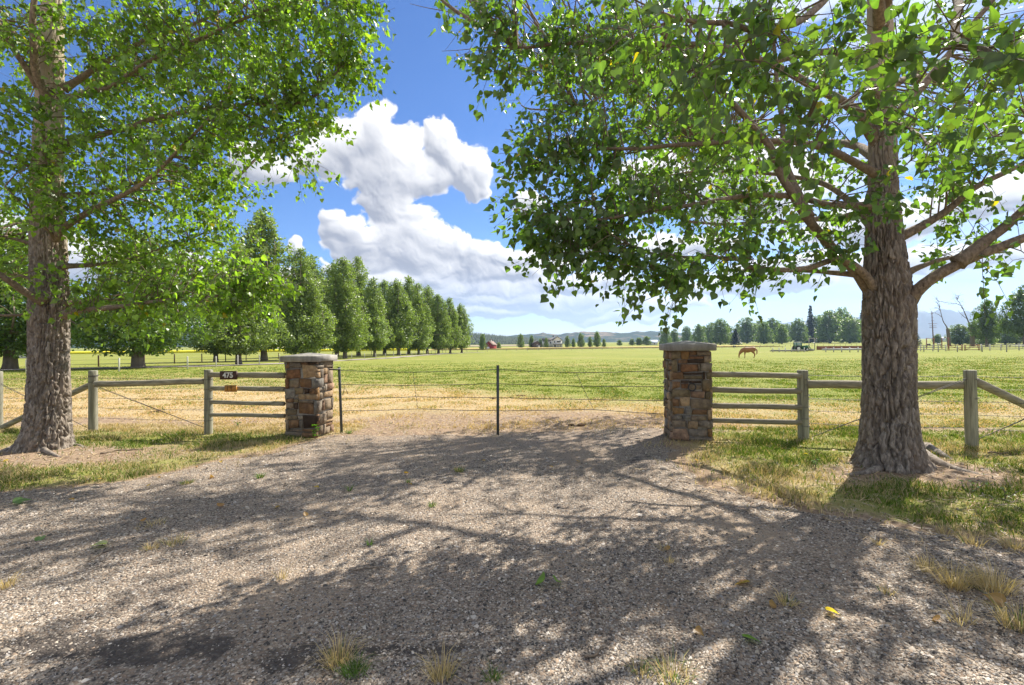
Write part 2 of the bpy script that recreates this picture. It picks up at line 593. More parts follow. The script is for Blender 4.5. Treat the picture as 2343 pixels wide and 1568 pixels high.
def m_gravel(t, p):
    o = t.obj()
    wv = t.vec('ADD', o, t.vec('SCALE', t.vec('SUBTRACT', t.noise(o, 30.0, 2.0, color=True), (0.5, 0.5, 0.5)), 0.02))
    d = t.voro(wv, 62.0)
    cc = t.sep(t.voro(wv, 62.0, out='Color'))
    d2 = t.voro(wv, 30.0)
    stone = t.ramp(cc[0], [(0.0, (0.075, 0.065, 0.056)), (0.35, (0.215, 0.180, 0.145)), (0.7, (0.36, 0.305, 0.245)), (1.0, (0.54, 0.475, 0.40))])
    soil = (0.235, 0.178, 0.132)
    big = t.noise(o, 0.8, 5.0, 0.62)
    c = t.mix(t.mrange(d, 0.45, 0.62), stone, soil)
    c = t.mix(t.mrange(big, 0.50, 0.68, 0.0, 0.65), c, (0.44, 0.335, 0.235))
    at_ = t.sep(t.attr('col'))
    tar = at_[2]
    sm = t.mrange(t.math('ADD', at_[0], t.math('MULTIPLY', t.math('SUBTRACT', t.noise(o, 14.0, 5.0, 0.7), 0.5), 0.8)), 0.25, 0.85, 0.0, 0.8)
    c = t.mix(sm, c, t.mix(t.noise(o, 60.0, 4.0, 0.7), (0.21, 0.155, 0.11), (0.40, 0.31, 0.23)))
    tm = t.mrange(t.math('ADD', tar, t.math('MULTIPLY', t.math('SUBTRACT', t.noise(o, 7.0, 5.0, 0.7), 0.5), 1.3)), 0.45, 0.7)
    c = t.mix(t.math('MULTIPLY', tm, 0.8), c, (0.055, 0.048, 0.045))
    t.put(p.inputs['Base Color'], c)
    h = t.math('ADD', t.math('MULTIPLY', t.math('SUBTRACT', 0.6, d), 1.0), t.math('MULTIPLY', t.math('SUBTRACT', 0.6, d2), 0.6))
    t.put(p.inputs['Normal'], t.bump(h, 0.9, 0.014))


def m_attr(t, p):
    t.put(p.inputs['Base Color'], t.attr('col'))


def m_flat(c, var=0.25, scale=8.0, bump=0.2, bdist=0.01, stretch=(1, 1, 1)):
    def b(t, p):
        o = t.vec('MULTIPLY', t.obj(), stretch)
        n = t.noise(o, scale, 6.0, 0.65)
        lo = tuple(x * (1 - var) for x in c); hi = tuple(min(1, x * (1 + var)) for x in c)
        cc = t.mix(t.mrange(n, 0.3, 0.7), lo, hi)
        cc = t.mix(t.math('MULTIPLY', t.objrand(), var), cc, tuple(x * 0.75 for x in c))
        t.put(p.inputs['Base Color'], cc)
        if bump:
            t.put(p.inputs['Normal'], t.bump(n, bump, bdist))
    return b


def translucent(name, rough=0.45, spec=0.5, tcol=(1.25, 1.35, 0.45), amount=0.45, under=0.0):
    """leaves and blades: colour from the mesh, light comes through"""
    m = bpy.data.materials.new(name); m.use_nodes = True
    t = NT(m.node_tree); p = m.node_tree.nodes['Principled BSDF']
    out = m.node_tree.nodes['Material Output']
    c = t.attr('col')
    back = t.n('ShaderNodeNewGeometry').outputs['Backfacing']
    t.put(p.inputs['Base Color'], t.mix(t.math('MULTIPLY', back, under), c, (0.20, 0.245, 0.135)))
    p.inputs['Roughness'].default_value = rough
    p.inputs['Specular IOR Level'].default_value = spec
    tr = t.n('ShaderNodeBsdfTranslucent')
    t.put(tr.inputs[0], t.mix(1.0, c, tcol, 'MULTIPLY'))
    mx = t.n('ShaderNodeMixShader'); mx.inputs[0].default_value = amount
    t.put(mx.inputs[1], p.outputs[0]); t.put(mx.inputs[2], tr.outputs[0])
    t.put(out.inputs[0], mx.outputs[0])
    return m


M = {}
M['ground'] = material('ground', m_ground, 0.95, 0.1)
M['gravel'] = material('gravel', m_gravel, 0.9, 0.2)
M['stones'] = material('loose_stones', m_attr, 0.8, 0.25)
M['leaf'] = translucent('leaf', 0.36, 0.55, (1.5, 1.65, 0.34), 0.54, 0.5)
M['rowleaf'] = translucent('row_leaf', 0.42, 0.6, (1.3, 1.45, 0.4), 0.42, 0.3)
M['grass'] = translucent('grass_blade', 0.6, 0.25, (1.2, 1.2, 0.6), 0.35)


def m_bark(t, p):
    o = t.obj()
    v = t.vec('MULTIPLY', o, (1.0, 1.0, 0.25))
    n = t.noise(v, 22.0, 7.0, 0.68, 0.6)
    n2 = t.noise(o, 2.6, 4.0, 0.6)
    c = t.ramp(n, [(0.30, (0.070, 0.058, 0.050)), (0.5, (0.215, 0.185, 0.155)), (0.70, (0.46, 0.41, 0.355))])
    c = t.mix(t.mrange(n2, 0.45, 0.7, 0.0, 0.45), c, (0.30, 0.235, 0.175))
    zz = t.sep(o)[2]
    pale = t.mix(t.noise(t.vec('MULTIPLY', o, (1, 1, 3.0)), 6.0, 6.0, 0.7), (0.36, 0.29, 0.21), (0.64, 0.55, 0.43))
    f = t.mrange(t.math('ADD', zz, t.math('MULTIPLY', n2, 1.2)), 3.3, 5.4)
    c = t.mix(t.math('MULTIPLY', f, 0.85), c, pale)
    t.put(p.inputs['Base Color'], c)
    t.put(p.inputs['Normal'], t.bump(n, 0.7, 0.012))


M['bark'] = material('furrowed_bark', m_bark, 0.92, 0.15)
M['limb'] = material('limb_bark', m_flat((0.235, 0.185, 0.138), 0.6, 30.0, 1.0, 0.015, (1, 1, 0.6)), 0.9, 0.15)
M['post'] = material('weathered_post', m_flat((0.275, 0.268, 0.205), 0.65, 26.0, 0.9, 0.010, (1, 1, 0.06)), 0.85, 0.2)
M['rail'] = material('weathered_rail', m_flat((0.30, 0.272, 0.205), 0.65, 26.0, 0.9, 0.010, (0.05, 1, 1)), 0.85, 0.2)
M['wire'] = material('galvanised_wire', m_flat((0.10, 0.092, 0.085), 0.3, 60.0, 0), 0.6, 0.5)
M['steel'] = material('painted_steel_post', m_flat((0.085, 0.095, 0.095), 0.35, 30.0, 0.2), 0.6, 0.4)
M['iron'] = material('black_iron', m_flat((0.03, 0.03, 0.032), 0.3, 30.0, 0.2), 0.5, 0.5)
M['concrete'] = material('grey_concrete', m_flat((0.31, 0.295, 0.27), 0.35, 9.0, 0.35, 0.006, (1, 1, 0.35)), 0.9, 0.2)
M['mortar'] = material('mortar', m_flat((0.34, 0.315, 0.275), 0.3, 30.0, 0.6, 0.01), 0.95, 0.1)
M['white'] = material('white_paint', m_flat((0.74, 0.74, 0.72), 0.08, 4.0, 0), 0.6, 0.3)


def m_stone(t, p):
    o = t.obj()
    c = t.attr('col')
    r = t.objrand()
    ov = t.vec('ADD', o, t.comb(t.math('MULTIPLY', r, 31.0), t.math('MULTIPLY', r, 17.0), 0.0))
    n = t.noise(ov, 11.0, 7.0, 0.7, 0.4)
    n2 = t.noise(ov, 45.0, 5.0, 0.65)
    cc = t.mix(t.mrange(n, 0.32, 0.68), t.mix(1.0, c, (0.42, 0.38, 0.36), 'MULTIPLY'), t.mix(1.0, c, (1.45, 1.35, 1.2), 'MULTIPLY'))
    rust = t.mrange(t.noise(ov, 6.0, 5.0, 0.6), 0.58, 0.72, 0.0, 0.45)
    cc = t.mix(rust, cc, (0.25, 0.125, 0.05))
    t.put(p.inputs['Base Color'], cc)
    t.put(p.inputs['Normal'], t.bump(t.math('ADD', n, t.math('MULTIPLY', n2, 0.4)), 0.8, 0.018))


M['stone'] = material('pillar_stone', m_stone, 0.85, 0.25)

# ------------------------------------------------------------------ ground sheet
def axis(core, step, far, growth=1.13):
    a = list(np.arange(core[0], core[1] + 1e-6, step))
    s, x = step, core[1]
    while x < far:
        s *= growth; x += s; a.append(x)
    return a


xs = axis((0, 10), 0.125, 8200, 1.15)
xs = np.array([-v for v in xs[:0:-1]] + xs)
ys = np.array([-8200, -3000, -600, -120, -30, -8] + axis((-2, 15), 0.125, 8200, 1.10))
GX, GY = np.meshgrid(xs, ys)
GZ = gz(GX, GY)
dry, dirt = masks(GX, GY)
gm = gravel_mask(GX, GY)
dirt = np.maximum(dirt, np.maximum(sst(-0.25, 0.1, gm), 0.75 * sst(-1.1, 0.0, gm) * (0.6 + 0.6 * fbm(GX * 2, GY * 2, 4.0, 3)) * (GY < 9.2)))
GZ = GZ - 0.03 * sst(0.15, 0.4, gm)
V = np.stack([GX, GY, GZ], -1).reshape(-1, 3)
nx, ny = len(xs), len(ys)


def grid_faces(nx, ny):
    i = np.arange(ny - 1)[:, None] * nx; j = np.arange(nx - 1)[None, :]
    return np.stack([i + j, i + j + 1, i + nx + j + 1, i + nx + j], -1).reshape(-1, 4)


gcol = np.stack([dry, dirt, np.zeros_like(dry)], -1).reshape(-1, 3)
ground = mk('ground', V, grid_faces(nx, ny), M['ground'], smooth=True, col=gcol)
props(ground, 'flat pasture of green and straw-coloured grass reaching to the hills', kind='structure')

# gravel driveway: a sheet that dives under the grass at its edge
xs2 = np.arange(-14, 14.01, 0.09); ys2 = np.arange(-2, 9.6, 0.09)
DX, DY = np.meshgrid(xs2, ys2)
dm = gravel_mask(DX, DY)
DZ = gz(DX, DY) + 0.012 - 0.07 * sst(0.22, -0.15, dm) + 0.012 * fbm(DX * 2.2, DY * 2.2, 0.3, 3)
def tar_mask(X, Y):
    tn = np.clip(0.75 + 1.5 * fbm(X * 1.7, Y * 3.2, 21.0, 5, 0.6), 0, 1.6)
    line = 2.62 + 0.05 * np.sin(X * 2.1) + 0.10 * pn(X * 1.1, 3.3)
    band = np.exp(-((Y - line) / (0.035 + 0.13 * sst(-0.7, -1.5, X))) ** 2) * sst(0.2, -0.5, X) * sst(-3.9, -2.6, X)
    return tn * (1.15 * band + 0.8 * np.exp(-(((X + 1.45) / 0.5) ** 2 + ((Y - 2.46) / 0.10) ** 2)) + 0.6 * np.exp(-(((X - 1.9) / 0.8) ** 2 + ((Y - 6.6) / 0.8) ** 2)))


tar = tar_mask(DX, DY)
V = np.stack([DX, DY, DZ], -1).reshape(-1, 3)
FQ = grid_faces(len(xs2), len(ys2))
keep = (dm.reshape(-1)[FQ] > -0.3).any(1)
FQ = FQ[keep]
used = np.unique(FQ); remap = np.zeros(len(V), int); remap[used] = np.arange(len(used))
soil_m = np.clip(0.55 * sst(5.0, 8.6, DY) + 0.55 * fbm(DX * 0.7, DY * 0.7, 31.0, 4) + 0.35 * np.exp(-((DX - 0.95) / 0.3) ** 2) + 0.35 * np.exp(-((DX + 0.75) / 0.3) ** 2), 0, 1)
dcol = np.stack([soil_m, 0 * tar, np.clip(tar, 0, 1)], -1).reshape(-1, 3)[used]
drive = mk('gravel_driveway', V[used], remap[FQ], M['gravel'], smooth=True, col=dcol)
props(drive, 'grey gravel driveway entrance with dark tar patches', kind='structure')


def drive_z(X, Y):
    dm = gravel_mask(X, Y)
    return gz(X, Y) + 0.012 - 0.07 * sst(0.22, -0.15, dm) + 0.012 * fbm(X * 2.2, Y * 2.2, 0.3, 3)


# loose stones on the driveway
def scatter_stones():
    n = 300000
    Y = 2.0 + 7.4 * rng.random(n) ** 1.7
    X = (rng.random(n) * 2 - 1) * (1.12 * Y)
    g = gravel_mask(X, Y)
    thin = fbm(X * 0.8, Y * 0.8, 7.0, 3) - 0.45 * np.clip(0.55 * sst(5.0, 8.6, Y) + 0.55 * fbm(X * 0.7, Y * 0.7, 31.0, 4) + 0.35 * np.exp(-((X - 0.95) / 0.3) ** 2) + 0.35 * np.exp(-((X + 0.75) / 0.3) ** 2), 0, 1)
    k = (g > -0.15) & (rng.random(n) < np.clip(0.75 + 0.9 * thin, 0.12, 1)) & (rng.random(n) < sst(-0.2, 0.3, g) + 0.1) & (rng.random(n) > 0.72 * np.clip(tar_mask(X, Y), 0, 1))
    X, Y = X[k], Y[k]; n = len(X)
    s = np.clip(np.exp(rng.normal(math.log(0.0047), 0.42, n)), 0.0028, 0.019) * (0.85 + 0.05 * Y)
    base = np.array([[1, 0, 0], [0, 1, 0], [-1, 0, 0], [0, -1, 0], [0, 0, 1], [0.55, 0.5, 0.75]], float)[:5]
    T = np.array([[0, 1, 4], [1, 2, 4], [2, 3, 4], [3, 0, 4]])
    q = rng.random(n) * 6.283
    P = np.repeat(base[None], n, 0) * (1 + 0.35 * rng.normal(size=(n, 5, 3)) * np.array([1, 1, 0.5]))
    P[:, 4, :2] += rng.normal(size=(n, 2)) * 0.35
    P[:, :, 0] *= (0.8 + 0.6 * rng.random(n))[:, None]
    P[:, :, 2] *= (0.45 + 0.4 * rng.random(n))[:, None]
    P[:, :4, 2] += -0.12
    ca, sa = np.cos(q)[:, None], np.sin(q)[:, None]
    x = P[..., 0] * ca - P[..., 1] * sa; y = P[..., 0] * sa + P[..., 1] * ca
    V = np.stack([x * s[:, None] + X[:, None], y * s[:, None] + Y[:, None], P[..., 2] * s[:, None] + drive_z(X, Y)[:, None] + 0.002], -1)
    Fc = (np.arange(n)[:, None, None] * 5 + T[None]).reshape(-1, 3)
    pal = np.array([[0.33, 0.285, 0.235], [0.22, 0.195, 0.168], [0.41, 0.345, 0.275], [0.070, 0.063, 0.058], [0.56, 0.505, 0.44], [0.34, 0.255, 0.185], [0.26, 0.245, 0.235]])
    c = pal[rng.choice(7, n, p=[.20, .22, .14, .20, .08, .08, .08])] * (0.8 + 0.4 * rng.random((n, 1)))
    o = mk('gravel', V.reshape(-1, 3), Fc, M['stones'], col=np.repeat(c, 5, 0))
    props(o, 'loose grey and tan pebbles covering the driveway', kind='stuff')


scatter_stones()


# ------------------------------------------------------------------ grass
def blades(X, Y, Z, h, w, lean, col, tris=1):
    n = len(X); q = rng.random(n) * 6.283
    dx, dy = np.cos(q), np.sin(q)
    lx, ly = rng.normal(size=n) * lean * h, rng.normal(size=n) * lean * h
    b = np.stack([X, Y, Z], -1); s = np.stack([dx, dy, 0 * dx], -1) * (w / 2)[:, None]
    tip = b + np.stack([lx, ly, h * np.sqrt(np.clip(1 - lean ** 2 * 0.6, 0.2, 1))], -1)
    if tris == 1:
        V = np.stack([b - s, b + s, tip], 1); Fc = np.arange(n * 3).reshape(-1, 3); k = 3
        c = np.repeat(col, 3, 0)
        return V.reshape(-1, 3), Fc, c
    mid = b + (tip - b) * 0.55 - np.stack([lx, ly, 0 * lx], -1) * 0.28
    V = np.stack([b - s, b + s, mid + s * 0.75, mid - s * 0.75, tip], 1)
    i = np.arange(n)[:, None] * 5
    Fc = np.concatenate([i + np.array([[0, 1, 2]]), i + np.array([[0, 2, 3]]), i + np.array([[3, 2, 4]])], 0)
    return V.reshape(-1, 3), Fc, np.repeat(col, 5, 0)


def grass_colors(n, dryness):
    g = np.array([0.085, 0.150, 0.022]) * (0.65 + 0.75 * rng.random((n, 1))) + np.array([0.05, 0.045, 0.0]) * rng.random((n, 1))
    d = np.array([0.49, 0.39, 0.225]) * (0.7 + 0.5 * rng.random((n, 1)))
    m = (rng.random(n) < dryness)[:, None]
    return np.where(m, d, g)


def lawn():
    # strips beside the driveway, in front of and along the fence
    n = 330000
    Y = 2.6 + 7.6 * rng.random(n) ** 0.9
    X = (rng.random(n) * 2 - 1) * (1.13 * Y + 0.3)
    g = gravel_mask(X, Y); dry, dirt = masks(X, Y)
    clump = fbm(X * 1.7, Y * 1.7, 2.0, 3)
    inside = Y + 0.165 * X < 9.25 + 0.2 * clump
    dens = sst(0.30, -0.85, g) * np.clip(1.0 - 1.15 * dirt, 0.02, 1) * np.clip(0.7 + 0.7 * clump, 0.15, 1)
    edge = 0.12 * sst(1.0, 0.0, g) * np.clip(clump, 0, 1) * sst(4, 7, Y)
    k = inside & (rng.random(n) < np.maximum(dens, edge)) & ~((np.abs(X - 4.7) < 0.4) & (np.abs(Y - 5.9) < 0.4))
    X, Y, dry, cl = X[k], Y[k], dry[k], clump[k]
    n = len(X)
    h = (0.035 + 0.05 * rng.random(n)) * (0.8 + 0.8 * np.clip(cl, -0.4, 1)) * 1.15
    w = 0.0035 + 0.0035 * rng.random(n) + 0.0006 * Y
    col = grass_colors(n, np.clip(dry * 0.95 + 0.45 * sst(-0.6, 0.3, g[k]), 0.2, 0.95))
    V, Fc, c = blades(X, Y, gz(X, Y) - 0.004, h, w, 0.55, col, 3)
    o = mk('grass', V, Fc, M['grass'], col=c)
    props(o, 'short patchy green and straw grass beside the driveway', kind='stuff')
    # pasture behind the fence
    n = 480000
    Y = 8.3 + 62 * rng.random(n) ** 2.0
    X = (rng.random(n) * 2 - 1) * (1.1 * Y + 0.3)
    dry, dirt = masks(X, Y)
    clump = fbm(X * 0.8, Y * 0.8, 12.0, 4)
    fade = 1 - sst(22, 68, Y)
    k = (Y + 0.165 * X > 9.0) & (rng.random(n) < fade * np.clip(0.75 + 0.8 * clump, 0.1, 1) * np.clip(1.05 - 1.0 * dirt, 0.08, 1))
    X, Y, dry, cl, dirt = X[k], Y[k], dry[k], clump[k], dirt[k]; n = len(X)
    h = (0.028 + 0.035 * rng.random(n)) * (0.7 + 1.2 * np.clip(cl, -0.2, 1)) * (1 + 0.010 * Y)
    w = 0.006 + 0.0015 * Y
    col = grass_colors(n, np.clip(dry * 1.0 - 0.10 + 0.7 * dirt - 0.30 * np.clip(cl, 0, 1), 0.05, 0.97)) * np.array([1.25, 1.15, 1.1])
    V, Fc, c = blades(X, Y, gz(X, Y) - 0.004, h, w, 0.65, col, 1)
    o = mk('grass', V, Fc, M['grass'], col=c)
    props(o, 'grazed pasture grass behind the fence with greener tufts', kind='stuff')
    # straw, bark bits and dead blades lying on the bare soil
    n = 60000
    Y = 2.4 + 10.5 * rng.random(n); X = (rng.random(n) * 2 - 1) * (1.12 * Y)
    dry, dirt = masks(X, Y); g = gravel_mask(X, Y)
    wisp = 0.5 * sst(1.6, 0.1, g) * sst(1.2, 2.6, X) * (Y < 6) + 0.25 * sst(1.3, -0.2, g)
    k = rng.random(n) < np.maximum(np.clip(dirt * 1.1 - 0.1, 0, 0.8) * (g < 0.3), np.clip(wisp * (0.6 + fbm(X * 1.5, Y * 1.5, 6.0, 3)), 0, 0.7))
    X, Y = X[k], Y[k]; n = len(X); q = rng.random(n) * 6.283
    L = rng.uniform(0.015, 0.07, n); w = rng.uniform(0.002, 0.007, n) * (0.6 + 0.08 * Y)
    d = np.stack([np.cos(q), np.sin(q), rng.normal(size=n) * 0.15], -1) * L[:, None]; sd = np.stack([-np.sin(q), np.cos(q), 0 * q], -1) * w[:, None]
    P = np.stack([X, Y, np.maximum(gz(X, Y), drive_z(X, Y)) + 0.008], -1)
    V = np.stack([P - d - sd, P - d + sd, P + d + sd * .6, P + d - sd * .6], 1).reshape(-1, 3)
    pal = np.array([[0.50, 0.38, 0.22], [0.34, 0.25, 0.16], [0.18, 0.12, 0.08], [0.42, 0.36, 0.29]])
    c = pal[rng.integers(0, 4, n)] * (0.75 + 0.5 * rng.random((n, 1)))
    o = mk('litter', V, np.arange(4 * n).reshape(-1, 4), M['stones'], col=np.repeat(c, 4, 0))
    props(o, 'straw, bark chips and dead twigs lying on bare soil', kind='stuff')


lawn()

# ------------------------------------------------------------------ leaves
LEAF_V = np.array([[0, .07, 0], [-.23, .0, .03], [-.48, .27, .09], [0, 1.05, -.05], [.48, .27, .09], [.23, .0, .03]])
LEAF_F = np.array([[0, 1, 2], [0, 2, 3], [0, 4, 5], [0, 3, 4]])[:, ::-1]
KITE_V = np.array([[0, 0, 0], [-.5, .32, .10], [0, 1.05, -.03], [.5, .32, .10]])
KITE_F = np.array([[0, 2, 1], [0, 3, 2]])


_y = np.array([0.0, 0.12, 0.30, 0.52, 0.78, 1.06]); _w = np.array([0.22, 0.44, 0.48, 0.37, 0.18, 0.0])
MID_V = np.array([[k * w, max(y, 0.07) if k == 0 else y, abs(k) * 0.09 * w / 0.48 - 0.14 * (y - 0.3) ** 2 + 0.015 * k * math.sin(y * 8)] for y, w in zip(_y, _w) for k in (-1, 0, 1)])
MID_F = np.array([[i * 3 + j, i * 3 + j + 1, i * 3 + 4 + j, i * 3 + 3 + j] for i in range(5) for j in (0, 1)])
MID_F = np.concatenate([MID_F[:, [0, 1, 2]], MID_F[:, [0, 2, 3]]])


def frames(tip, nrm):
    tip = tip / (np.linalg.norm(tip, axis=1)[:, None] + 1e-9)
    nrm = nrm - tip * (nrm * tip).sum(1)[:, None]
    nrm = nrm / (np.linalg.norm(nrm, axis=1)[:, None] + 1e-9)
    return np.cross(tip, nrm), tip, nrm


def leaf_mesh(P, tip, nrm, size, col, TV=LEAF_V, TF=LEAF_F):
    b, t, n = frames(tip, nrm)
    cu = rng.uniform(-0.6, 2.4, len(P))[:, None, None]; asp = rng.uniform(0.78, 1.12, len(P))[:, None, None]
    V = P[:, None] + size[:, None, None] * (asp * TV[None, :, 0:1] * b[:, None] + TV[None, :, 1:2] * t[:, None] + cu * TV[None, :, 2:3] * n[:, None])
    k = len(TV)
    Fc = (np.arange(len(P))[:, None, None] * k + TF[None]).reshape(-1, 3)
    return V.reshape(-1, 3), Fc, np.repeat(col, k, 0)


def leaf_cols(n, base=(0.060, 0.130, 0.022), spread=0.55):
    c = np.array(base) * (1 + spread * (rng.random((n, 1)) - 0.5) * 2.1)
    c = c + np.array([0.055, 0.055, 0.0]) * (rng.random((n, 1)) ** 3)
    c = c + np.array([0.0, 0.012, 0.016]) * rng.random((n, 1))
    y = rng.random(n) < 0.006
    c[y] = np.array([0.42, 0.33, 0.03])
    return np.clip(c, 0.004, 1)


def leaf_part_mesh(c):
    """heart-shaped blade in four strips either side of the midrib, with its stalk"""
    ys = np.array([-0.03, 0.06, 0.18, 0.34, 0.52, 0.72, 0.90, 1.08])
    hw = np.array([0.17, 0.37, 0.475, 0.465, 0.375, 0.225, 0.085, 0.0])
    V, Fq = [], []
    for y, w in zip(ys, hw):
        lift = -0.10 * (y - 0.35) ** 2
        my = max(y, 0.07)
        V += [[-w, y, 0.10 * w / 0.475 + lift + 0.02 * math.sin(y * 9)], [-w * 0.5, (y + my) / 2, 0.03 * w / 0.475 + lift], [0, my, lift], [w * 0.5, (y + my) / 2, 0.03 * w / 0.475 + lift], [w, y, 0.10 * w / 0.475 + lift - 0.02 * math.sin(y * 8)]]
    for i in range(len(ys) - 1):
        for j in range(4):
            Fq.append([i * 5 + j, i * 5 + j + 1, i * 5 + 6 + j, i * 5 + 5 + j])
    n = len(V)
    V += [[-.013, .08, 0], [.013, .08, 0], [.010, -.2, .03], [-.010, -.2, .03], [.009, -.45, .09], [-.009, -.45, .09]]
    Fq += [[n, n + 1, n + 2, n + 3], [n + 3, n + 2, n + 4, n + 5]]
    col = np.repeat([c], len(V), 0); col[n:] = (0.32, 0.32, 0.06)
    col[2:n:5] = np.asarray(c) * 1.35 + 0.015
    return mesh_data('leaf', V, np.array(Fq), M['leaf'], True, col=col)


# ------------------------------------------------------------------ bark relief on a trunk
def trunk_mesh(path, rads, zs, seg, flare, lobes, seed, step=0.017):
    """path: centre line points, rads at heights zs; returns V, F"""
    z0, z1 = zs[0], zs[-1]
    z = np.concatenate([np.arange(z0, min(4.2, z1), step), np.arange(min(4.2, z1), z1 + 0.03, 0.03)])
    th = np.linspace(0, 2 * math.pi, seg, endpoint=False)
    cx = np.interp(z, [p[2] for p in path], [p[0] for p in path]); cy = np.interp(z, [p[2] for p in path], [p[1] for p in path])
    r = np.interp(z, zs, rads)
    TH, Z = np.meshgrid(th, z)
    Rr = np.repeat(r[:, None], seg, 1)
    hb = np.clip(Z - z0, 0, 9)
    fl = np.exp(-hb / 0.22)
    lob = np.zeros_like(TH)
    for (a, wd, amp) in lobes:
        d = np.angle(np.exp(1j * (TH - a)))
        lob += amp * np.exp(-(d / wd) ** 2)
    Rr = Rr * (1 + flare * fl * 0.5) + fl * lob
    Rr = Rr * (1 + 0.05 * pn(np.cos(TH) * 1.2 + seed, np.sin(TH) * 1.2, Z * 0.8))
    # furrows: zero lines of stretched, warped noise
    X, Y = np.cos(TH) * 0.34, np.sin(TH) * 0.34
    wz = Z + 0.05 * pn(X * 14 + seed, Y * 14, Z * 7)
    wx, wy = X + 0.018 * pn(X * 18, Y * 18 + seed, Z * 6), Y + 0.018 * pn(X * 18 + 7, Y * 18, Z * 6 + 3)
    n1 = pn(wx * 14 + seed, wy * 14, wz * 3.6) + 0.25 * pn(wx * 40, wy * 40, wz * 14 + seed)
    n2 = pn(wx * 34, wy * 34 + seed, wz * 8.5)
    fur = np.clip(1 - np.abs(n1) / 0.26, 0, 1) ** 1.4 + 0.5 * np.clip(1 - np.abs(n2) / 0.26, 0, 1) ** 1.4
    plate = 0.5 + 0.5 * pn(X * 60, Y * 60, Z * 26 + seed)
    depth = 0.060 * (1 - 0.75 * sst(3.0, 5.2, Z)) * (Rr / 0.30) ** 0.5
    Rr = Rr - depth * fur + 0.010 * plate
    V = np.stack([cx[:, None] + Rr * np.cos(TH), cy[:, None] + Rr * np.sin(TH), Z], -1).reshape(-1, 3)
    nz = len(z)
    i = np.arange(nz - 1)[:, None] * seg; j = np.arange(seg)[None, :]; j2 = (j + 1) % seg
    Fq = np.stack([i + j, i + j2, i + seg + j2, i + seg + j], -1).reshape(-1, 4)
    return V, Fq


def limb_geo(pts, r0, r1, seed, seg=10, collar=0.25):
    L = np.linalg.norm(np.diff(np.asarray(pts, float), axis=0), axis=1).sum()
    n = max(6, int(L / 0.09))
    c = smooth_path(pts, n)
    t = np.linspace(0, 1, n)
    c = c + 0.03 * np.stack([pn(t * L * 1.7 + seed, 0.3), pn(t * L * 1.7, seed + 0.7), pn(t * L * 1.7, 1.3, seed)], -1) * np.minimum(1, t * 4)[:, None]
    r = (r0 + (r1 - r0) * t ** 0.75) * (1 + collar * np.exp(-t * L / 0.26)) * (1 + 0.10 * pn(t * L * 5, seed))
    V, Fs = tube(c, r, seg)
    a = np.arange(seg)
    V = V.reshape(n, seg, 3)
    bumpy = 1 + 0.09 * pn(a[None, :] * 2.3 + seed, (t * L * 9)[:, None])
    V = c[:, None] + (V - c[:, None]) * bumpy[..., None]
    return c, V.reshape(-1, 3), Fs


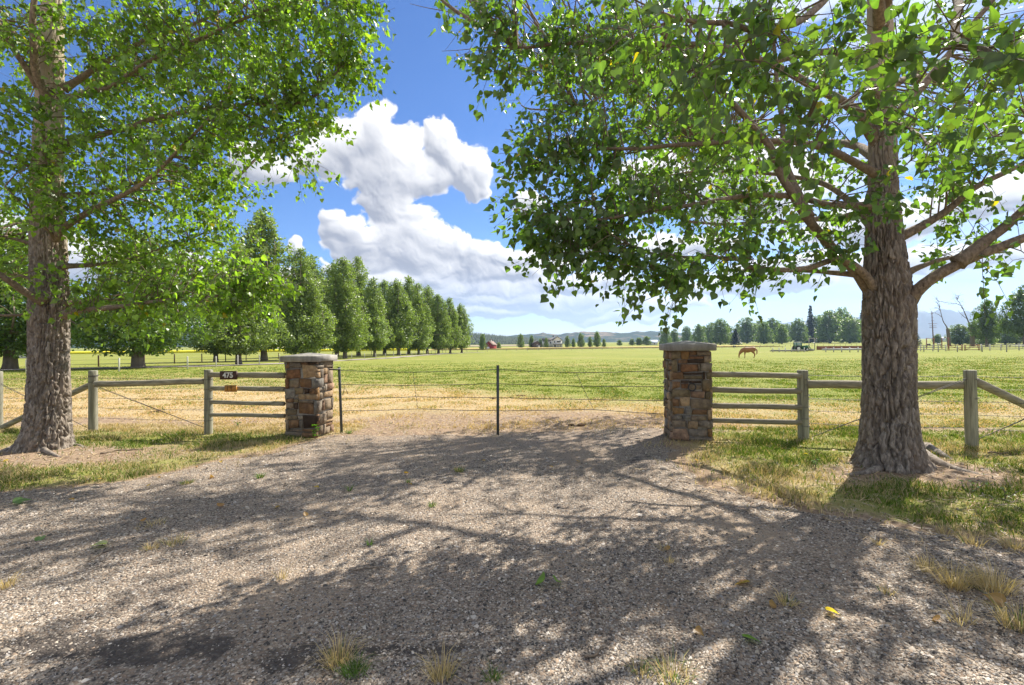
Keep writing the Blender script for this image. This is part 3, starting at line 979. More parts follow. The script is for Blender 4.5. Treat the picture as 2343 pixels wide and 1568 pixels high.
# ------------------------------------------------------------------ a near tree
def near_tree(name, label, base, path, rads, zs, seg, flare, lobes, limbs, blobs, seed, leaf_base, group, dens=0.84):
    global rng
    rng = np.random.default_rng(seed)
    root = thing(name, label, 'tree', tuple(base), group)
    V, Fq = trunk_mesh(path, rads, zs, seg, flare, lobes, seed)
    mk('trunk', V, Fq, M['bark'], root, smooth=True)
    S = []
    for i, (pts, r0, r1) in enumerate(limbs):
        c, V, Fs = limb_geo(pts, 0.86 * r0, 0.86 * r1, seed + i * 3.1, 12 if r0 > 0.07 else 8, 0.75 if r0 > 0.09 else 0.3)
        mk('branch', V, Fs, M['limb'], root, smooth=True)
        S.append(c[len(c) // 5:])
    S = np.concatenate(S)
    ax = np.array(path)
    tw = MB(); LP, LT, LN, LS = [], [], [], []
    for (c, rad, n_hub, leaves, size) in blobs:
        n_hub = max(1, int(round(n_hub * dens)))
        c, rad = np.asarray(c, float), np.asarray(rad, float)
        for h in range(n_hub):
            v = rng.normal(size=3); v /= np.linalg.norm(v)
            hub = c + v * rad * rng.random() ** 0.45
            # attach to a limb point, preferring points nearer the trunk than the hub
            cx = np.interp(hub[2], ax[:, 2], ax[:, 0]); cy = np.interp(hub[2], ax[:, 2], ax[:, 1])
            dh = math.hypot(hub[0] - cx, hub[1] - cy)
            ds = np.hypot(S[:, 0] - cx, S[:, 1] - cy)
            dd = np.linalg.norm(S - hub, axis=1) + 1.5 * np.clip(ds - dh, 0, 9) + 0.5 * np.clip(S[:, 2] - hub[2], 0, 9)
            s = S[np.argmin(dd)]
            L = np.linalg.norm(hub - s)
            mid = s + (hub - s) * 0.5 + np.array([0, 0, 0.10 * L]) + rng.normal(size=3) * 0.06 * L
            p = smooth_path([s, mid, hub], max(4, int(L / 0.22)))
            tw.add(*tube(p, np.linspace(min(0.006 + 0.007 * L, 0.03), 0.004, len(p)), 4, False))
            out = hub - np.array([cx, cy, hub[2]]); out /= np.linalg.norm(out) + 1e-6
            nt = max(2, int(round(leaves / 11)))
            for q in range(nt):
                st = p[-1 - rng.integers(0, max(1, len(p) // 2))]
                dr = out * 0.55 + rng.normal(size=3) * 0.62 + np.array([0, 0, -0.12]); dr /= np.linalg.norm(dr)
                Lt = 0.28 + 0.34 * rng.random()
                e = st + dr * Lt; m2 = st + dr * Lt * 0.5 + np.array([0, 0, 0.04])
                e[2] -= 0.10 * Lt
                tw.add(*tube(np.array([st, m2, e]), np.array([0.004, 0.003, 0.0015]), 3, False))
                k = 11
                u = rng.random(k) ** 0.7
                pp = st + (e - st) * u[:, None] + rng.normal(size=(k, 3)) * 0.035
                td = dr * 0.35 + rng.normal(size=(k, 3)) * 0.55 + np.array([0, 0, -0.75])
                nn = rng.normal(size=(k, 3)) + np.array([0.35, 0.25, 0.45])
                td /= np.linalg.norm(td, axis=1)[:, None]
                LP.append(pp + td * size * 0.4); LT.append(td); LN.append(nn)
                LS.append(size * (0.45 + 0.85 * rng.random(k)))
    LP, LT, LN, LS = (np.concatenate(a) for a in (LP, LT, LN, LS))
    col = leaf_cols(len(LP), leaf_base)
    tw.build('twigs', M['limb'], root)
    # the 300 leaves that show largest are objects of their own
    Yd = LP[:, 1]
    px = CX + F * LP[:, 0] / Yd; py = CY - F * (LP[:, 2] - EYE) / Yd
    inv = (px > 10) & (px < 2333) & (py > 10) & (py < 1560) & (Yd > 0.8)
    score = np.where(inv, LS / Yd, 0)
    big = np.argsort(-score)[:300]
    order = np.argsort(-score)
    near_i, far_i = order[300:6300], order[6300:]
    V, Fc, cc = leaf_mesh(LP[far_i], LT[far_i], LN[far_i], LS[far_i], col[far_i])
    V2, F2, c2 = leaf_mesh(LP[near_i], LT[near_i], LN[near_i], LS[near_i], col[near_i], MID_V, MID_F)
    Fc = np.concatenate([Fc, F2 + len(V)]); V = np.concatenate([V, V2]); cc = np.concatenate([cc, c2])
    cr_ = mk('crown', V, Fc, M['leaf'], root, col=cc)
    props(cr_, kind='stuff')
    var = [leaf_part_mesh(c) for c in leaf_cols(6, leaf_base)]
    b, t, n = frames(LT[big], LN[big])
    for i, q in enumerate(big):
        o = bpy.data.objects.new('leaf', var[i % 6]); C.objects.link(o); o.parent = root
        l = LP[q] - WL[root]; s = LS[q]
        o.matrix_local = Matrix(((b[i][0] * s, t[i][0] * s, n[i][0] * s, l[0]), (b[i][1] * s, t[i][1] * s, n[i][1] * s, l[1]),
                                 (b[i][2] * s, t[i][2] * s, n[i][2] * s, l[2]), (0, 0, 0, 1)))
    
    return root


def pb(px, py, Y, rx, ry, rd, hubs, leaves=40, size=0.075):
    """a clump of the crown: centre, half sizes in metres"""
    c = at(px, py, Y)
    return (c, (rx * Y / F, rd, ry * Y / F), hubs, leaves, size)


def A(*pts):
    return [at(*p) for p in pts]


# right tree -------------------------------------------------------
TY = 5.85
rb = onground(2032, TY)
rpath = [at(2036, 1080, TY), at(2034, 900, TY), at(2033, 690, TY), at(2024, 560, TY), at(2021, 440, TY), at(2018, 200, TY), at(2012, 0, TY), at(2010, -500, TY), at(2000, -1200, TY)]
rpath = [np.array([p[0], p[1], p[2]]) for p in rpath]
z = [p[2] for p in rpath]
rz = [rb[2] - 0.12, rb[2] + 0.35, 1.1, z[2], z[2] + 0.25, z[3], z[4], z[5], z[6], z[7], z[8]]
rr = [0.335, 0.295, 0.265, 0.262, 0.240, 0.198, 0.150, 0.132, 0.118, 0.08, 0.03]
rpath = [np.array([rpath[0][0], rpath[0][1], rz[0]])] + rpath[1:]
limbs_r = [
    (A((2046, 790, 5.85), (2070, 715, 5.80), (2112, 656, 5.62), (2200, 598, 5.4), (2343, 548, 5.2), (2520, 470, 5.0)), 0.110, 0.045),
    (A((2190, 603, 5.4), (2260, 550, 5.3), (2343, 480, 5.2), (2460, 360, 5.0)), 0.085, 0.035),
    (A((2075, 625, 5.8), (2130, 600, 5.9), (2200, 585, 6.1), (2300, 575, 6.4)), 0.045, 0.015),
    (A((2055, 545, 5.85), (2150, 495, 5.75), (2235, 430, 5.6), (2343, 375, 5.5), (2500, 280, 5.2)), 0.060, 0.022),
    (A((2036, 800, 5.96), (2010, 705, 5.95), (1962, 628, 5.85), (1900, 560, 5.65), (1835, 480, 5.4), (1790, 400, 5.3), (1755, 330, 5.2), (1690, 250, 5.1), (1610, 170, 5.0), (1500, 60, 4.9)), 0.092, 0.025),
    (A((1850, 498, 5.4), (1800, 380, 5.7), (1790, 280, 6.0), (1770, 120, 6.3), (1760, -80, 6.6)), 0.06, 0.02),
    (A((2020, 690, 5.85), (1975, 625, 5.75), (1920, 592, 5.6), (1840, 612, 5.35), (1718, 613, 5.2), (1683, 594, 5.1), (1519, 587, 4.9), (1440, 560, 4.8)), 0.062, 0.014),
    (A((1975, 630, 5.8), (1870, 622, 6.1), (1718, 622, 6.4), (1640, 618, 6.6)), 0.04, 0.014),
    (A((2012, 540, 5.9), (1960, 480, 6.2), (1880, 420, 6.7), (1760, 400, 7.2), (1600, 390, 7.6)), 0.07, 0.02),
    (A((2005, 470, 5.8), (1900, 470, 5.6), (1740, 445, 5.3), (1560, 470, 5.0), (1400, 500, 4.8), (1290, 500, 4.8)), 0.055, 0.012),
    (A((2010, 330, 5.85), (1955, 255, 5.7), (1880, 205, 5.5), (1700, 120, 5.3), (1500, 100, 5.1), (1300, 100, 5.0), (1180, 110, 5.0)), 0.080, 0.014),
    (A((2015, 330, 5.9), (2085, 225, 6.0), (2190, 100, 6.2), (2320, -60, 6.4)), 0.085, 0.03),
    (A((2010, 400, 5.8), (1850, 330, 5.5), (1600, 330, 5.1), (1400, 340, 4.9), (1260, 350, 4.9)), 0.055, 0.012),
    (A((2016, 60, 5.75), (1990, -120, 4.9), (1940, -60, 3.9), (1800, 60, 3.0), (1560, 40, 2.6)), 0.075, 0.012),
    (A((2016, 20, 5.8), (2120, -150, 4.8), (2180, -60, 3.6), (2200, 90, 2.7), (2330, 150, 2.3)), 0.07, 0.012),
    (A((2018, 230, 5.7), (1990, 200, 4.6), (1930, 240, 3.7), (1850, 280, 3.1)), 0.05, 0.010),
    (A((2018, 280, 5.7), (2080, 290, 4.7), (2120, 330, 3.9)), 0.04, 0.010),
    (A((2012, 360, 6.0), (1930, 330, 7.4), (1780, 330, 9.0), (1640, 330, 11.2), (1560, 320, 13.2)), 0.085, 0.02),
    (A((2014, 160, 6.0), (1900, 120, 7.4), (1700, 150, 8.6), (1480, 180, 9.4), (1320, 250, 9.2)), 0.085, 0.02),
    (A((2018, 480, 6.0), (1900, 500, 7.4), (1740, 510, 8.8), (1600, 510, 9.4), (1450, 470, 9.2)), 0.07, 0.02),
    (A((2016, 200, 6.0), (2120, 180, 7.6), (2230, 240, 9.0)), 0.07, 0.02),
    (A((2010, -100, 5.9), (1800, -300, 6.5), (1500, -500, 7.2), (1250, -600, 7.6)), 0.08, 0.02),
    (A((2010, -200, 5.9), (2200, -450, 6.5), (2500, -700, 7.0)), 0.08, 0.02),
    (A((2008, -300, 5.9), (1950, -700, 7.5), (1800, -900, 9.0)), 0.07, 0.02),
]
BR = [
    pb(1250, 45, 5.0, 150, 60, .7, 14), pb(1110, 25, 4.9, 50, 25, .3, 4), pb(1165, 150, 5.0, 42, 42, .3, 5), pb(1330, 130, 5.1, 130, 110, .8, 16),
    pb(1480, 110, 5.4, 160, 140, 1.0, 20), pb(1640, 100, 6.2, 180, 140, 1.2, 20), pb(1830, 80, 6.8, 190, 140, 1.3, 20), pb(2010, 70, 7.2, 170, 140, 1.2, 14),
    pb(2200, 110, 6.6, 180, 150, 1.2, 22), pb(2330, 200, 6.0, 120, 120, .9, 12),
    pb(1275, 330, 4.9, 60, 80, .5, 10), pb(1215, 395, 4.9, 30, 30, .3, 4), pb(1400, 310, 5.1, 120, 130, .8, 18), pb(1550, 300, 5.6, 140, 130, 1.0, 18), pb(1710, 310, 6.2, 140, 120, 1.0, 14),
    pb(1860, 330, 6.8, 120, 120, 1.0, 11), pb(1290, 470, 4.9, 80, 75, .5, 13), pb(1225, 500, 4.9, 25, 25, .3, 3), pb(1410, 470, 5.0, 110, 90, .7, 18), pb(1540, 480, 5.3, 120, 80, .8, 15),
    pb(1690, 500, 5.8, 110, 80, .8, 10), pb(1820, 500, 6.2, 80, 70, .7, 7), pb(1360, 550, 4.8, 90, 45, .5, 11), pb(1460, 590, 4.8, 80, 40, .5, 9), pb(1550, 615, 4.9, 75, 38, .5, 9),
    pb(1540, 660, 4.9, 40, 20, .3, 4), pb(1660, 600, 5.1, 80, 35, .5, 8), pb(1760, 605, 5.3, 70, 28, .5, 6), pb(1870, 590, 5.5, 60, 35, .5, 5), pb(1300, 570, 4.8, 35, 20, .3, 3),
    pb(2130, 460, 6.2, 50, 40, .4, 4), pb(2230, 515, 6.0, 70, 30, .4, 5), pb(2130, 350, 5.5, 100, 40, .5, 6), pb(2290, 330, 5.0, 80, 60, .5, 8), pb(2300, 590, 5.2, 50, 18, .3, 2), pb(2180, 590, 6.2, 40, 16, .3, 2),
    pb(2060, 300, 5.0, 60, 50, .4, 4), pb(2000, 440, 5.2, 60, 50, .3, 4), pb(1940, 480, 5.3, 70, 60, .4, 5),
    # close to the camera
    pb(1500, 50, 2.7, 120, 60, .35, 5, 33, .070), pb(1640, 150, 2.7, 100, 100, .35, 6, 33, .070), pb(1790, 90, 2.8, 110, 100, .4, 6, 33, .070), pb(1690, 280, 3.0, 80, 50, .3, 3, 33, .070),
    pb(1960, 60, 2.8, 90, 80, .4, 4, 33, .070), pb(1900, 230, 3.0, 90, 60, .4, 4, 33, .070), pb(2140, 100, 2.5, 120, 80, .35, 6, 33, .070), pb(2280, 150, 2.4, 90, 100, .3, 5, 33, .070),
    pb(2080, 260, 3.4, 80, 60, .3, 4, 33, .070), pb(2290, 290, 2.9, 70, 40, .3, 3, 33, .070), pb(1860, 390, 3.6, 70, 50, .3, 3, 33, .070), pb(2130, 370, 3.6, 60, 40, .3, 3, 33, .070),
]
# the far side of the crown, over the pasture
BR += [pb(1280, 215, 8.6, 90, 90, 1.0, 18, 36, .09), pb(1380, 330, 9.4, 120, 110, 1.2, 24, 36, .09), pb(1480, 230, 10.2, 130, 110, 1.2, 26, 36, .09), pb(1400, 90, 9.4, 130, 90, 1.2, 22, 36, .09),
       pb(1590, 400, 11.0, 130, 90, 1.2, 22, 36, .09), pb(1620, 230, 11.0, 140, 110, 1.3, 24, 36, .09), pb(1780, 160, 11.0, 140, 110, 1.3, 22, 36, .09), pb(1460, 470, 9.2, 110, 60, 1.0, 18, 36, .09), pb(1640, 530, 9.6, 110, 40, 1.0, 13, 36, .09),
       pb(1800, 400, 10.0, 110, 100, 1.2, 16, 36, .09), pb(1950, 200, 10.0, 120, 120, 1.3, 14, 36, .09), pb(2230, 260, 9.0, 120, 110, 1.2, 22, 36, .09)]
BR += [pb(1540, 420, 13.4, 110, 70, 1.2, 21, 36, .09), pb(1650, 330, 13.6, 120, 90, 1.2, 21, 36, .09), pb(1500, 280, 12.8, 110, 90, 1.2, 21, 36, .09), pb(1720, 450, 13.0, 90, 60, 1.0, 13, 36, .09), pb(1420, 180, 12.4, 110, 90, 1.2, 19, 36, .09), pb(1600, 130, 13.4, 130, 90, 1.3, 19, 36, .09)]
# the crown goes on above the frame
for (c, r, n) in (((2.4, 10.6, 9.2), (3.0, 2.4, 1.6), 44), ((5.6, 8.6, 8.6), (2.8, 2.4, 1.8), 13), ((0.9, 9.4, 8.0), (2.2, 2.0, 1.2), 30), ((4.6, 8.0, 11.6), (2.8, 2.6, 2.0), 26),
                  ((4.6, 6.5, 14.2), (1.6, 1.6, 1.6), 12), ((4.0, 13.2, 9.6), (3.0, 1.8, 1.6), 34), ((-0.8, 7.6, 7.2), (1.0, 1.4, 0.7), 7)):
    BR.append((np.array(c), np.array(r) * 1.1, int(n * 1.35), 17, .095))
TREE_R = near_tree('cottonwood_tree', 'large cottonwood with furrowed grey trunk standing before the rails right of the gate', rb, rpath, rr, rz, 260, 0.35,
          [(0.0, 0.5, 0.20), (-0.35, 0.35, 0.12), (-2.4, 0.5, 0.08), (2.6, 0.6, 0.08), (-1.4, 0.5, 0.04), (3.1, 0.4, 0.07), (-1.9, 0.25, 0.06), (-0.9, 0.2, 0.07)], limbs_r, BR, 21, (0.098, 0.178, 0.050), 'cottonwoods beside the gate')

# left tree --------------------------------------------------------
LY = 7.9
lb = onground(108, LY)
lpath = [at(108, 1030, LY), at(112, 900, LY), at(113, 690, LY), at(108, 400, LY), at(115, 200, LY), at(120, 0, LY), at(122, -500, LY), at(120, -900, LY)]
z = [p[2] for p in lpath]
lz = [lb[2] - 0.12, lb[2] + 0.4, 1.3, z[2], z[2] + 0.35, z[3], z[4], z[5], z[6], z[7]]
lr = [0.33, 0.285, 0.258, 0.262, 0.238, 0.205, 0.172, 0.135, 0.08, 0.03]
lpath = [np.array([lpath[0][0], lpath[0][1], lz[0]])] + lpath[1:]
limbs_l = [
    (A((150, 720, 7.7), (180, 712, 7.5), (250, 705, 7.3), (340, 690, 7.2), (470, 680, 7.1), (560, 660, 7.0)), 0.075, 0.012),
    (A((140, 695, 7.9), (200, 690, 8.1), (300, 685, 8.3), (420, 650, 8.4)), 0.055, 0.012),
    (A((125, 545, 7.65), (150, 520, 7.5), (230, 470, 7.3), (330, 420, 7.1), (440, 310, 6.9), (520, 220, 6.8)), 0.075, 0.014),
    (A((125, 545, 7.6), (95, 505, 7.3), (50, 465, 7.0), (10, 430, 6.8)), 0.030, 0.010),
    (A((100, 690, 7.7), (60, 670, 7.5), (0, 630, 7.2), (-90, 570, 7.0)), 0.085, 0.03),
    (A((80, 560, 7.8), (20, 545, 7.7), (-60, 540, 7.6)), 0.035, 0.015),
    (A((80, 720, 7.8), (20, 725, 7.6), (-60, 720, 7.4)), 0.03, 0.015),
    (A((80, 640, 7.8), (30, 628, 7.9), (-40, 620, 8.0)), 0.03, 0.015),
    (A((95, 400, 7.8), (65, 380, 7.7), (30, 360, 7.6), (-30, 330, 7.5)), 0.055, 0.02),
    (A((120, 420, 7.7), (100, 330, 7.5), (95, 270, 7.4), (90, 220, 7.3)), 0.045, 0.012),
    (A((110, 230, 7.7), (80, 160, 7.4), (75, 80, 7.2), (85, -60, 7.0)), 0.075, 0.04),
    (A((90, 200, 7.7), (50, 140, 7.5), (0, 60, 7.3), (-60, -30, 7.2)), 0.065, 0.03),
    (A((140, 225, 7.8), (185, 218, 7.5), (270, 190, 7.3), (370, 125, 7.1), (480, 80, 6.9), (620, 20, 6.8), (760, -10, 6.7)), 0.060, 0.014),
    (A((145, 205, 7.8), (230, 150, 7.9), (330, 95, 8.0), (480, 40, 8.1), (600, -40, 8.2)), 0.06, 0.02),
    (A((140, 330, 7.7), (260, 300, 7.4), (400, 260, 7.1), (560, 240, 6.9), (700, 230, 6.8), (790, 150, 6.7)), 0.060, 0.012),
    (A((140, 450, 7.8), (260, 430, 8.2), (400, 400, 8.6), (520, 430, 8.8)), 0.055, 0.012),
    (A((520, 235, 6.9), (600, 290, 6.8), (650, 330, 6.8), (690, 360, 6.8)), 0.022, 0.006),
    (A((140, 610, 7.8), (260, 600, 8.3), (400, 560, 8.8), (500, 520, 9.0)), 0.05, 0.012),
    (A((122, -100, 7.9), (300, -250, 7.4), (560, -300, 7.0), (750, -250, 6.8)), 0.08, 0.015),
    (A((122, -200, 7.9), (0, -400, 8.5), (-200, -500, 9.0)), 0.08, 0.02),
    (A((122, -150, 7.9), (300, -350, 9.0), (500, -400, 10.0)), 0.07, 0.02),
]
BL = [
    pb(240, 40, 7.8, 160, 80, 1.2, 16), pb(420, 60, 7.2, 150, 110, 1.2, 20), pb(570, 60, 7.0, 120, 90, 1.0, 16), pb(690, 40, 6.8, 90, 60, .7, 10), pb(790, 40, 6.7, 65, 45, .5, 8),
    pb(790, 130, 6.7, 55, 55, .4, 9), pb(700, 150, 6.9, 80, 70, .6, 11), pb(60, 120, 8.4, 110, 120, 1.0, 14), pb(230, 150, 8.4, 130, 110, 1.0, 16), pb(360, 200, 7.6, 140, 100, 1.0, 18),
    pb(500, 190, 7.0, 120, 90, .8, 16), pb(610, 220, 6.9, 90, 70, .6, 11), pb(695, 250, 6.8, 50, 50, .4, 6), pb(640, 345, 6.8, 60, 25, .3, 4), pb(690, 385, 6.8, 22, 22, .2, 2),
    pb(560, 300, 6.9, 60, 50, .5, 7), pb(30, 330, 7.4, 70, 90, .5, 9), pb(230, 310, 8.2, 110, 90, 1.0, 14), pb(360, 330, 7.6, 110, 90, .9, 14), pb(460, 350, 7.2, 80, 80, .7, 11),
    pb(520, 440, 7.6, 45, 45, .4, 6), pb(250, 430, 8.2, 120, 80, 1.0, 14), pb(390, 450, 8.0, 110, 80, .9, 13), pb(480, 500, 8.4, 70, 55, .6, 7), pb(50, 500, 8.4, 100, 80, .7, 10),
    pb(220, 540, 8.4, 100, 70, .8, 12), pb(340, 560, 8.2, 100, 70, .8, 12), pb(450, 600, 7.8, 90, 60, .7, 10), pb(540, 640, 7.1, 75, 45, .5, 10), pb(600, 650, 7.0, 40, 35, .3, 4),
    pb(400, 660, 7.3, 100, 40, .6, 10), pb(260, 640, 8.0, 90, 50, .7, 9), pb(500, 700, 7.1, 70, 30, .4, 6), pb(300, 700, 7.4, 70, 25, .4, 5), pb(20, 590, 7.8, 60, 60, .6, 6), pb(220, 690, 7.6, 50, 35, .4, 4),
    pb(130, 640, 7.2, 60, 30, .2, 2), pb(110, 480, 7.1, 60, 50, .2, 3), pb(60, 260, 7.0, 60, 60, .3, 4), pb(200, 250, 7.0, 70, 50, .3, 5), pb(30, 60, 7.2, 60, 60, .3, 4), pb(60, 400, 7.1, 50, 40, .2, 3),
    pb(170, 420, 7.2, 50, 70, .3, 3), pb(170, 40, 7.3, 60, 60, .3, 4),
]
for (c, r, n) in (((-5.0, 7.6, 8.6), (3.0, 2.6, 1.4), 30), ((-7.5, 8.0, 10.4), (3.0, 2.8, 2.2), 30), ((-3.2, 6.9, 7.9), (1.8, 1.8, 1.0), 14), ((-10.5, 8.2, 7.0), (2.2, 2.2, 2.2), 16),
                  ((-7.2, 8.0, 13.2), (1.8, 1.8, 1.6), 12), ((-5.2, 10.4, 8.0), (2.6, 1.4, 2.0), 14)):
    BL.append((np.array(c), np.array(r), n, 40, .095))
TREE_L = near_tree('cottonwood_tree', 'large cottonwood with flared trunk at the grassy edge left of the gate', lb, lpath, lr, lz, 200, 0.35,
          [(-2.7, 0.45, 0.24), (-0.5, 0.5, 0.12), (-1.5, 0.6, 0.05), (2.0, 0.6, 0.10), (-1.1, 0.22, 0.06), (-2.0, 0.25, 0.07)], limbs_l, BL, 33, (0.155, 0.255, 0.040), 'cottonwoods beside the gate', 1.7)
rng = np.random.default_rng(5)

# ------------------------------------------------------------------ stone pillars
def stone_geo(w, h, d, seed):
    """an irregular block: back outline, full outline, chamfered face"""
    r = np.random.default_rng(seed)
    j = lambda s: r.normal(size=(4, 2)) * s
    o = np.array([[-w / 2, -h / 2], [w / 2, -h / 2], [w / 2, h / 2], [-w / 2, h / 2]])
    js = min(w, h) * 0.075
    full = o + j(js); ch = min(0.006, 0.08 * min(w, h))
    face = full * (1 - 2 * ch / np.array([w, h])) + j(js * 0.4)
    fd = -d + r.normal(size=4) * 0.006
    V = np.concatenate([np.column_stack([full[:, 0], np.zeros(4) + 0.01, full[:, 1]]),
                        np.column_stack([full[:, 0], np.full(4, -d * 0.55), full[:, 1]]),
                        np.column_stack([face[:, 0], fd, face[:, 1]]), [[0, -d - 0.001 + r.normal() * 0.004, 0]]])
    Q = []
    for i in range(4):
        k = (i + 1) % 4
        Q += [[i, k, 4 + k, 4 + i], [4 + i, 4 + k, 8 + k, 8 + i]]
    T = [[8 + i, 8 + (i + 1) % 4, 12] for i in range(4)]
    return V, [np.array(Q), np.array(T)]


def pack(r, W, H):
    """random ashlar: courses cut into blocks, some split in height"""
    out = []; z = 0
    while z < H - 0.03:
        h = min(r.uniform(0.10, 0.19), H - z)
        if H - z - h < 0.06: h = H - z
        x = 0
        while x < W - 0.02:
            w = r.uniform(0.10, 0.27)
            if W - x - w < 0.08: w = W - x
            if h > 0.13 and w < 0.20 and r.random() < 0.4:
                s = h * r.uniform(0.38, 0.62)
                out += [(x, z, w, s), (x, z + s, w, h - s)]
            else:
                out.append((x, z, w, h))
            x += w
        z += h
    return out


PAL = {'br': (0.200, 0.128, 0.078), 'tn': (0.35, 0.265, 0.175), 'gy': (0.215, 0.195, 0.170), 'dk': (0.062, 0.044, 0.034), 'ru': (0.215, 0.122, 0.072),
       'bl': (0.185, 0.185, 0.18), 'ol': (0.190, 0.160, 0.108), 'pk': (0.30, 0.210, 0.155), 'gb': (0.245, 0.205, 0.158), 'or': (0.275, 0.180, 0.090)}


def pillar(label, front_mid, theta, W, H, faces, seed, top_ring=False):
    """front_mid: ground point under the middle of the face towards the camera"""
    ca, sa = math.cos(theta), math.sin(theta)
    ex, ey = np.array([ca, -sa, 0]), np.array([sa, ca, 0])
    ctr = front_mid + ey * W / 2
    root = thing('stone_pillar', label, 'pillar', tuple(ctr), 'stone gate pillars')
    zb = -0.08
    core = W - 0.05
    V, Fb = box((0, 0, (H + zb) / 2), (core, core, H - zb), -theta)
    mk('mortar_core', V + ctr, Fb, M['mortar'], root)
    r = np.random.default_rng(seed)
    for fi in range(4):
        ang = fi * math.pi / 2                      # 0 front, 1 right, 2 back, 3 left
        fx = ex * math.cos(ang) + ey * math.sin(ang)
        fo = ex * math.sin(ang) - ey * math.cos(ang)
        lst = faces.get(fi)
        if lst is None:
            names = ['br', 'tn', 'gy', 'gb', 'ol', 'pk', 'bl', 'gb']
            lst = [(x / W, z / H, w / W, h / H, names[r.integers(8)]) for (x, z, w, h) in pack(r, W, H)]
        for (x, z, w, h, cn) in lst:
            g = 0.011
            sw, sh = w * W - g, h * H - g
            if sw < 0.012 or sh < 0.012: continue
            x0, x1 = x, x + w
            V, Fs = stone_geo(sw, sh, 0.030 + r.uniform(0, 0.014), int(r.integers(1 << 30)))
            cxl = (x + w / 2 - 0.5) * W; cz = (z + h / 2) * H
            base = ctr + fo * (core / 2 - 0.004) + fx * cxl + np.array([0, 0, cz])
            Vw = base + V[:, 0:1] * fx - V[:, 1:2] * fo + V[:, 2:3] * np.array([0, 0, 1.0])
            c = np.array(PAL[cn]) * (0.8 + 0.4 * r.random())
            mk('stone', Vw, Fs, M['stone'], root, col=np.repeat([c], len(V), 0))
    # concrete cap: slab with a drip edge and a low pyramid
    cw = W + 0.12
    ang = [np.array([-1, -1]), np.array([1, -1]), np.array([1, 1]), np.array([-1, 1])]
    rings = []
    for (s, zz) in ((cw - 0.02, H + 0.0), (cw, H + 0.012), (cw, H + 0.100), (cw - 0.006, H + 0.104), (0.02, H + 0.158)):
        rings.append([ctr + ex * a[0] * s / 2 + ey * a[1] * s / 2 + np.array([0, 0, zz]) for a in ang])
    V = np.concatenate(rings); Q = [[3, 2, 1, 0], [16, 17, 18, 19]]
    for k in range(4):
        for i in range(4):
            Q.append([k * 4 + i, k * 4 + (i + 1) % 4, k * 4 + 4 + (i + 1) % 4, k * 4 + 4 + i])
    mk('cap', V, np.array(Q), M['concrete'], root)
    return root, ctr, ex, ey


def rects(x0, x1, yt, yb, lst):
    """rectangles read off the face (left, top, right, bottom) into face fractions"""
    o = []
    for (a, b, c, d, n) in lst:
        o.append(((a - x0) / (x1 - x0), (yb - d) / (yb - yt), (c - a) / (x1 - x0), (d - b) / (yb - yt), n))
    return o


# faces as they show in the photograph
LF = rects(140, 670, 240, 1430, [
    (140, 240, 215, 345, 'br'), (215, 240, 405, 335, 'gy'), (405, 240, 520, 290, 'br'), (520, 240, 670, 290, 'dk'),
    (140, 345, 390, 505, 'ru'), (405, 290, 670, 495, 'tn'), (140, 510, 200, 660, 'ru'), (200, 510, 365, 655, 'gb'), (370, 500, 575, 640, 'br'), (575, 495, 670, 650, 'bl'),
    (140, 660, 300, 820, 'bl'), (300, 655, 450, 765, 'ol'), (450, 650, 540, 745, 'dk'), (540, 650, 670, 745, 'br'), (300, 765, 360, 815, 'gy'), (360, 745, 670, 845, 'tn'),
    (140, 820, 280, 882, 'br'), (280, 820, 360, 880, 'ol'), (360, 845, 610, 885, 'gb'), (610, 845, 670, 1070, 'bl'), (140, 882, 280, 985, 'gb'), (280, 882, 350, 985, 'dk'), (350, 885, 610, 1070, 'br'),
    (140, 985, 335, 1075, 'ol'), (140, 1075, 335, 1150, 'ol'), (335, 1085, 430, 1150, 'gy'), (430, 1080, 670, 1285, 'dk'), (140, 1155, 200, 1330, 'gb'), (200, 1155, 365, 1295, 'br'), (365, 1155, 430, 1290, 'gy'),
    (200, 1298, 425, 1340, 'gb'), (425, 1290, 670, 1345, 'br'), (140, 1340, 420, 1430, 'gy'), (420, 1348, 670, 1430, 'br')])
LR = rects(670, 925, 240, 1420, [
    (670, 240, 700, 285, 'gb'), (700, 240, 765, 285, 'gy'), (765, 240, 925, 345, 'gb'), (670, 290, 765, 345, 'gy'), (670, 350, 720, 395, 'tn'), (720, 350, 765, 500, 'gy'), (670, 398, 718, 490, 'tn'),
    (765, 348, 830, 450, 'tn'), (830, 348, 925, 600, 'gb'), (765, 452, 828, 600, 'pk'), (670, 495, 765, 640, 'bl'), (670, 645, 700, 840, 'or'), (700, 640, 785, 720, 'gy'), (785, 610, 825, 720, 'gy'), (825, 605, 925, 715, 'pk'),
    (700, 725, 765, 840, 'gb'), (765, 720, 925, 840, 'tn'), (670, 845, 745, 1050, 'gy'), (745, 860, 790, 1030, 'pk'), (790, 850, 895, 1035, 'gb'), (895, 845, 925, 1025, 'gy'), (670, 1055, 700, 1250, 'br'),
    (700, 1055, 810, 1235, 'gb'), (810, 1040, 925, 1190, 'gb'), (700, 1240, 790, 1420, 'gb'), (790, 1195, 925, 1240, 'tn'), (790, 1243, 895, 1300, 'br'), (790, 1303, 860, 1420, 'gb'), (860, 1303, 925, 1420, 'pk')])
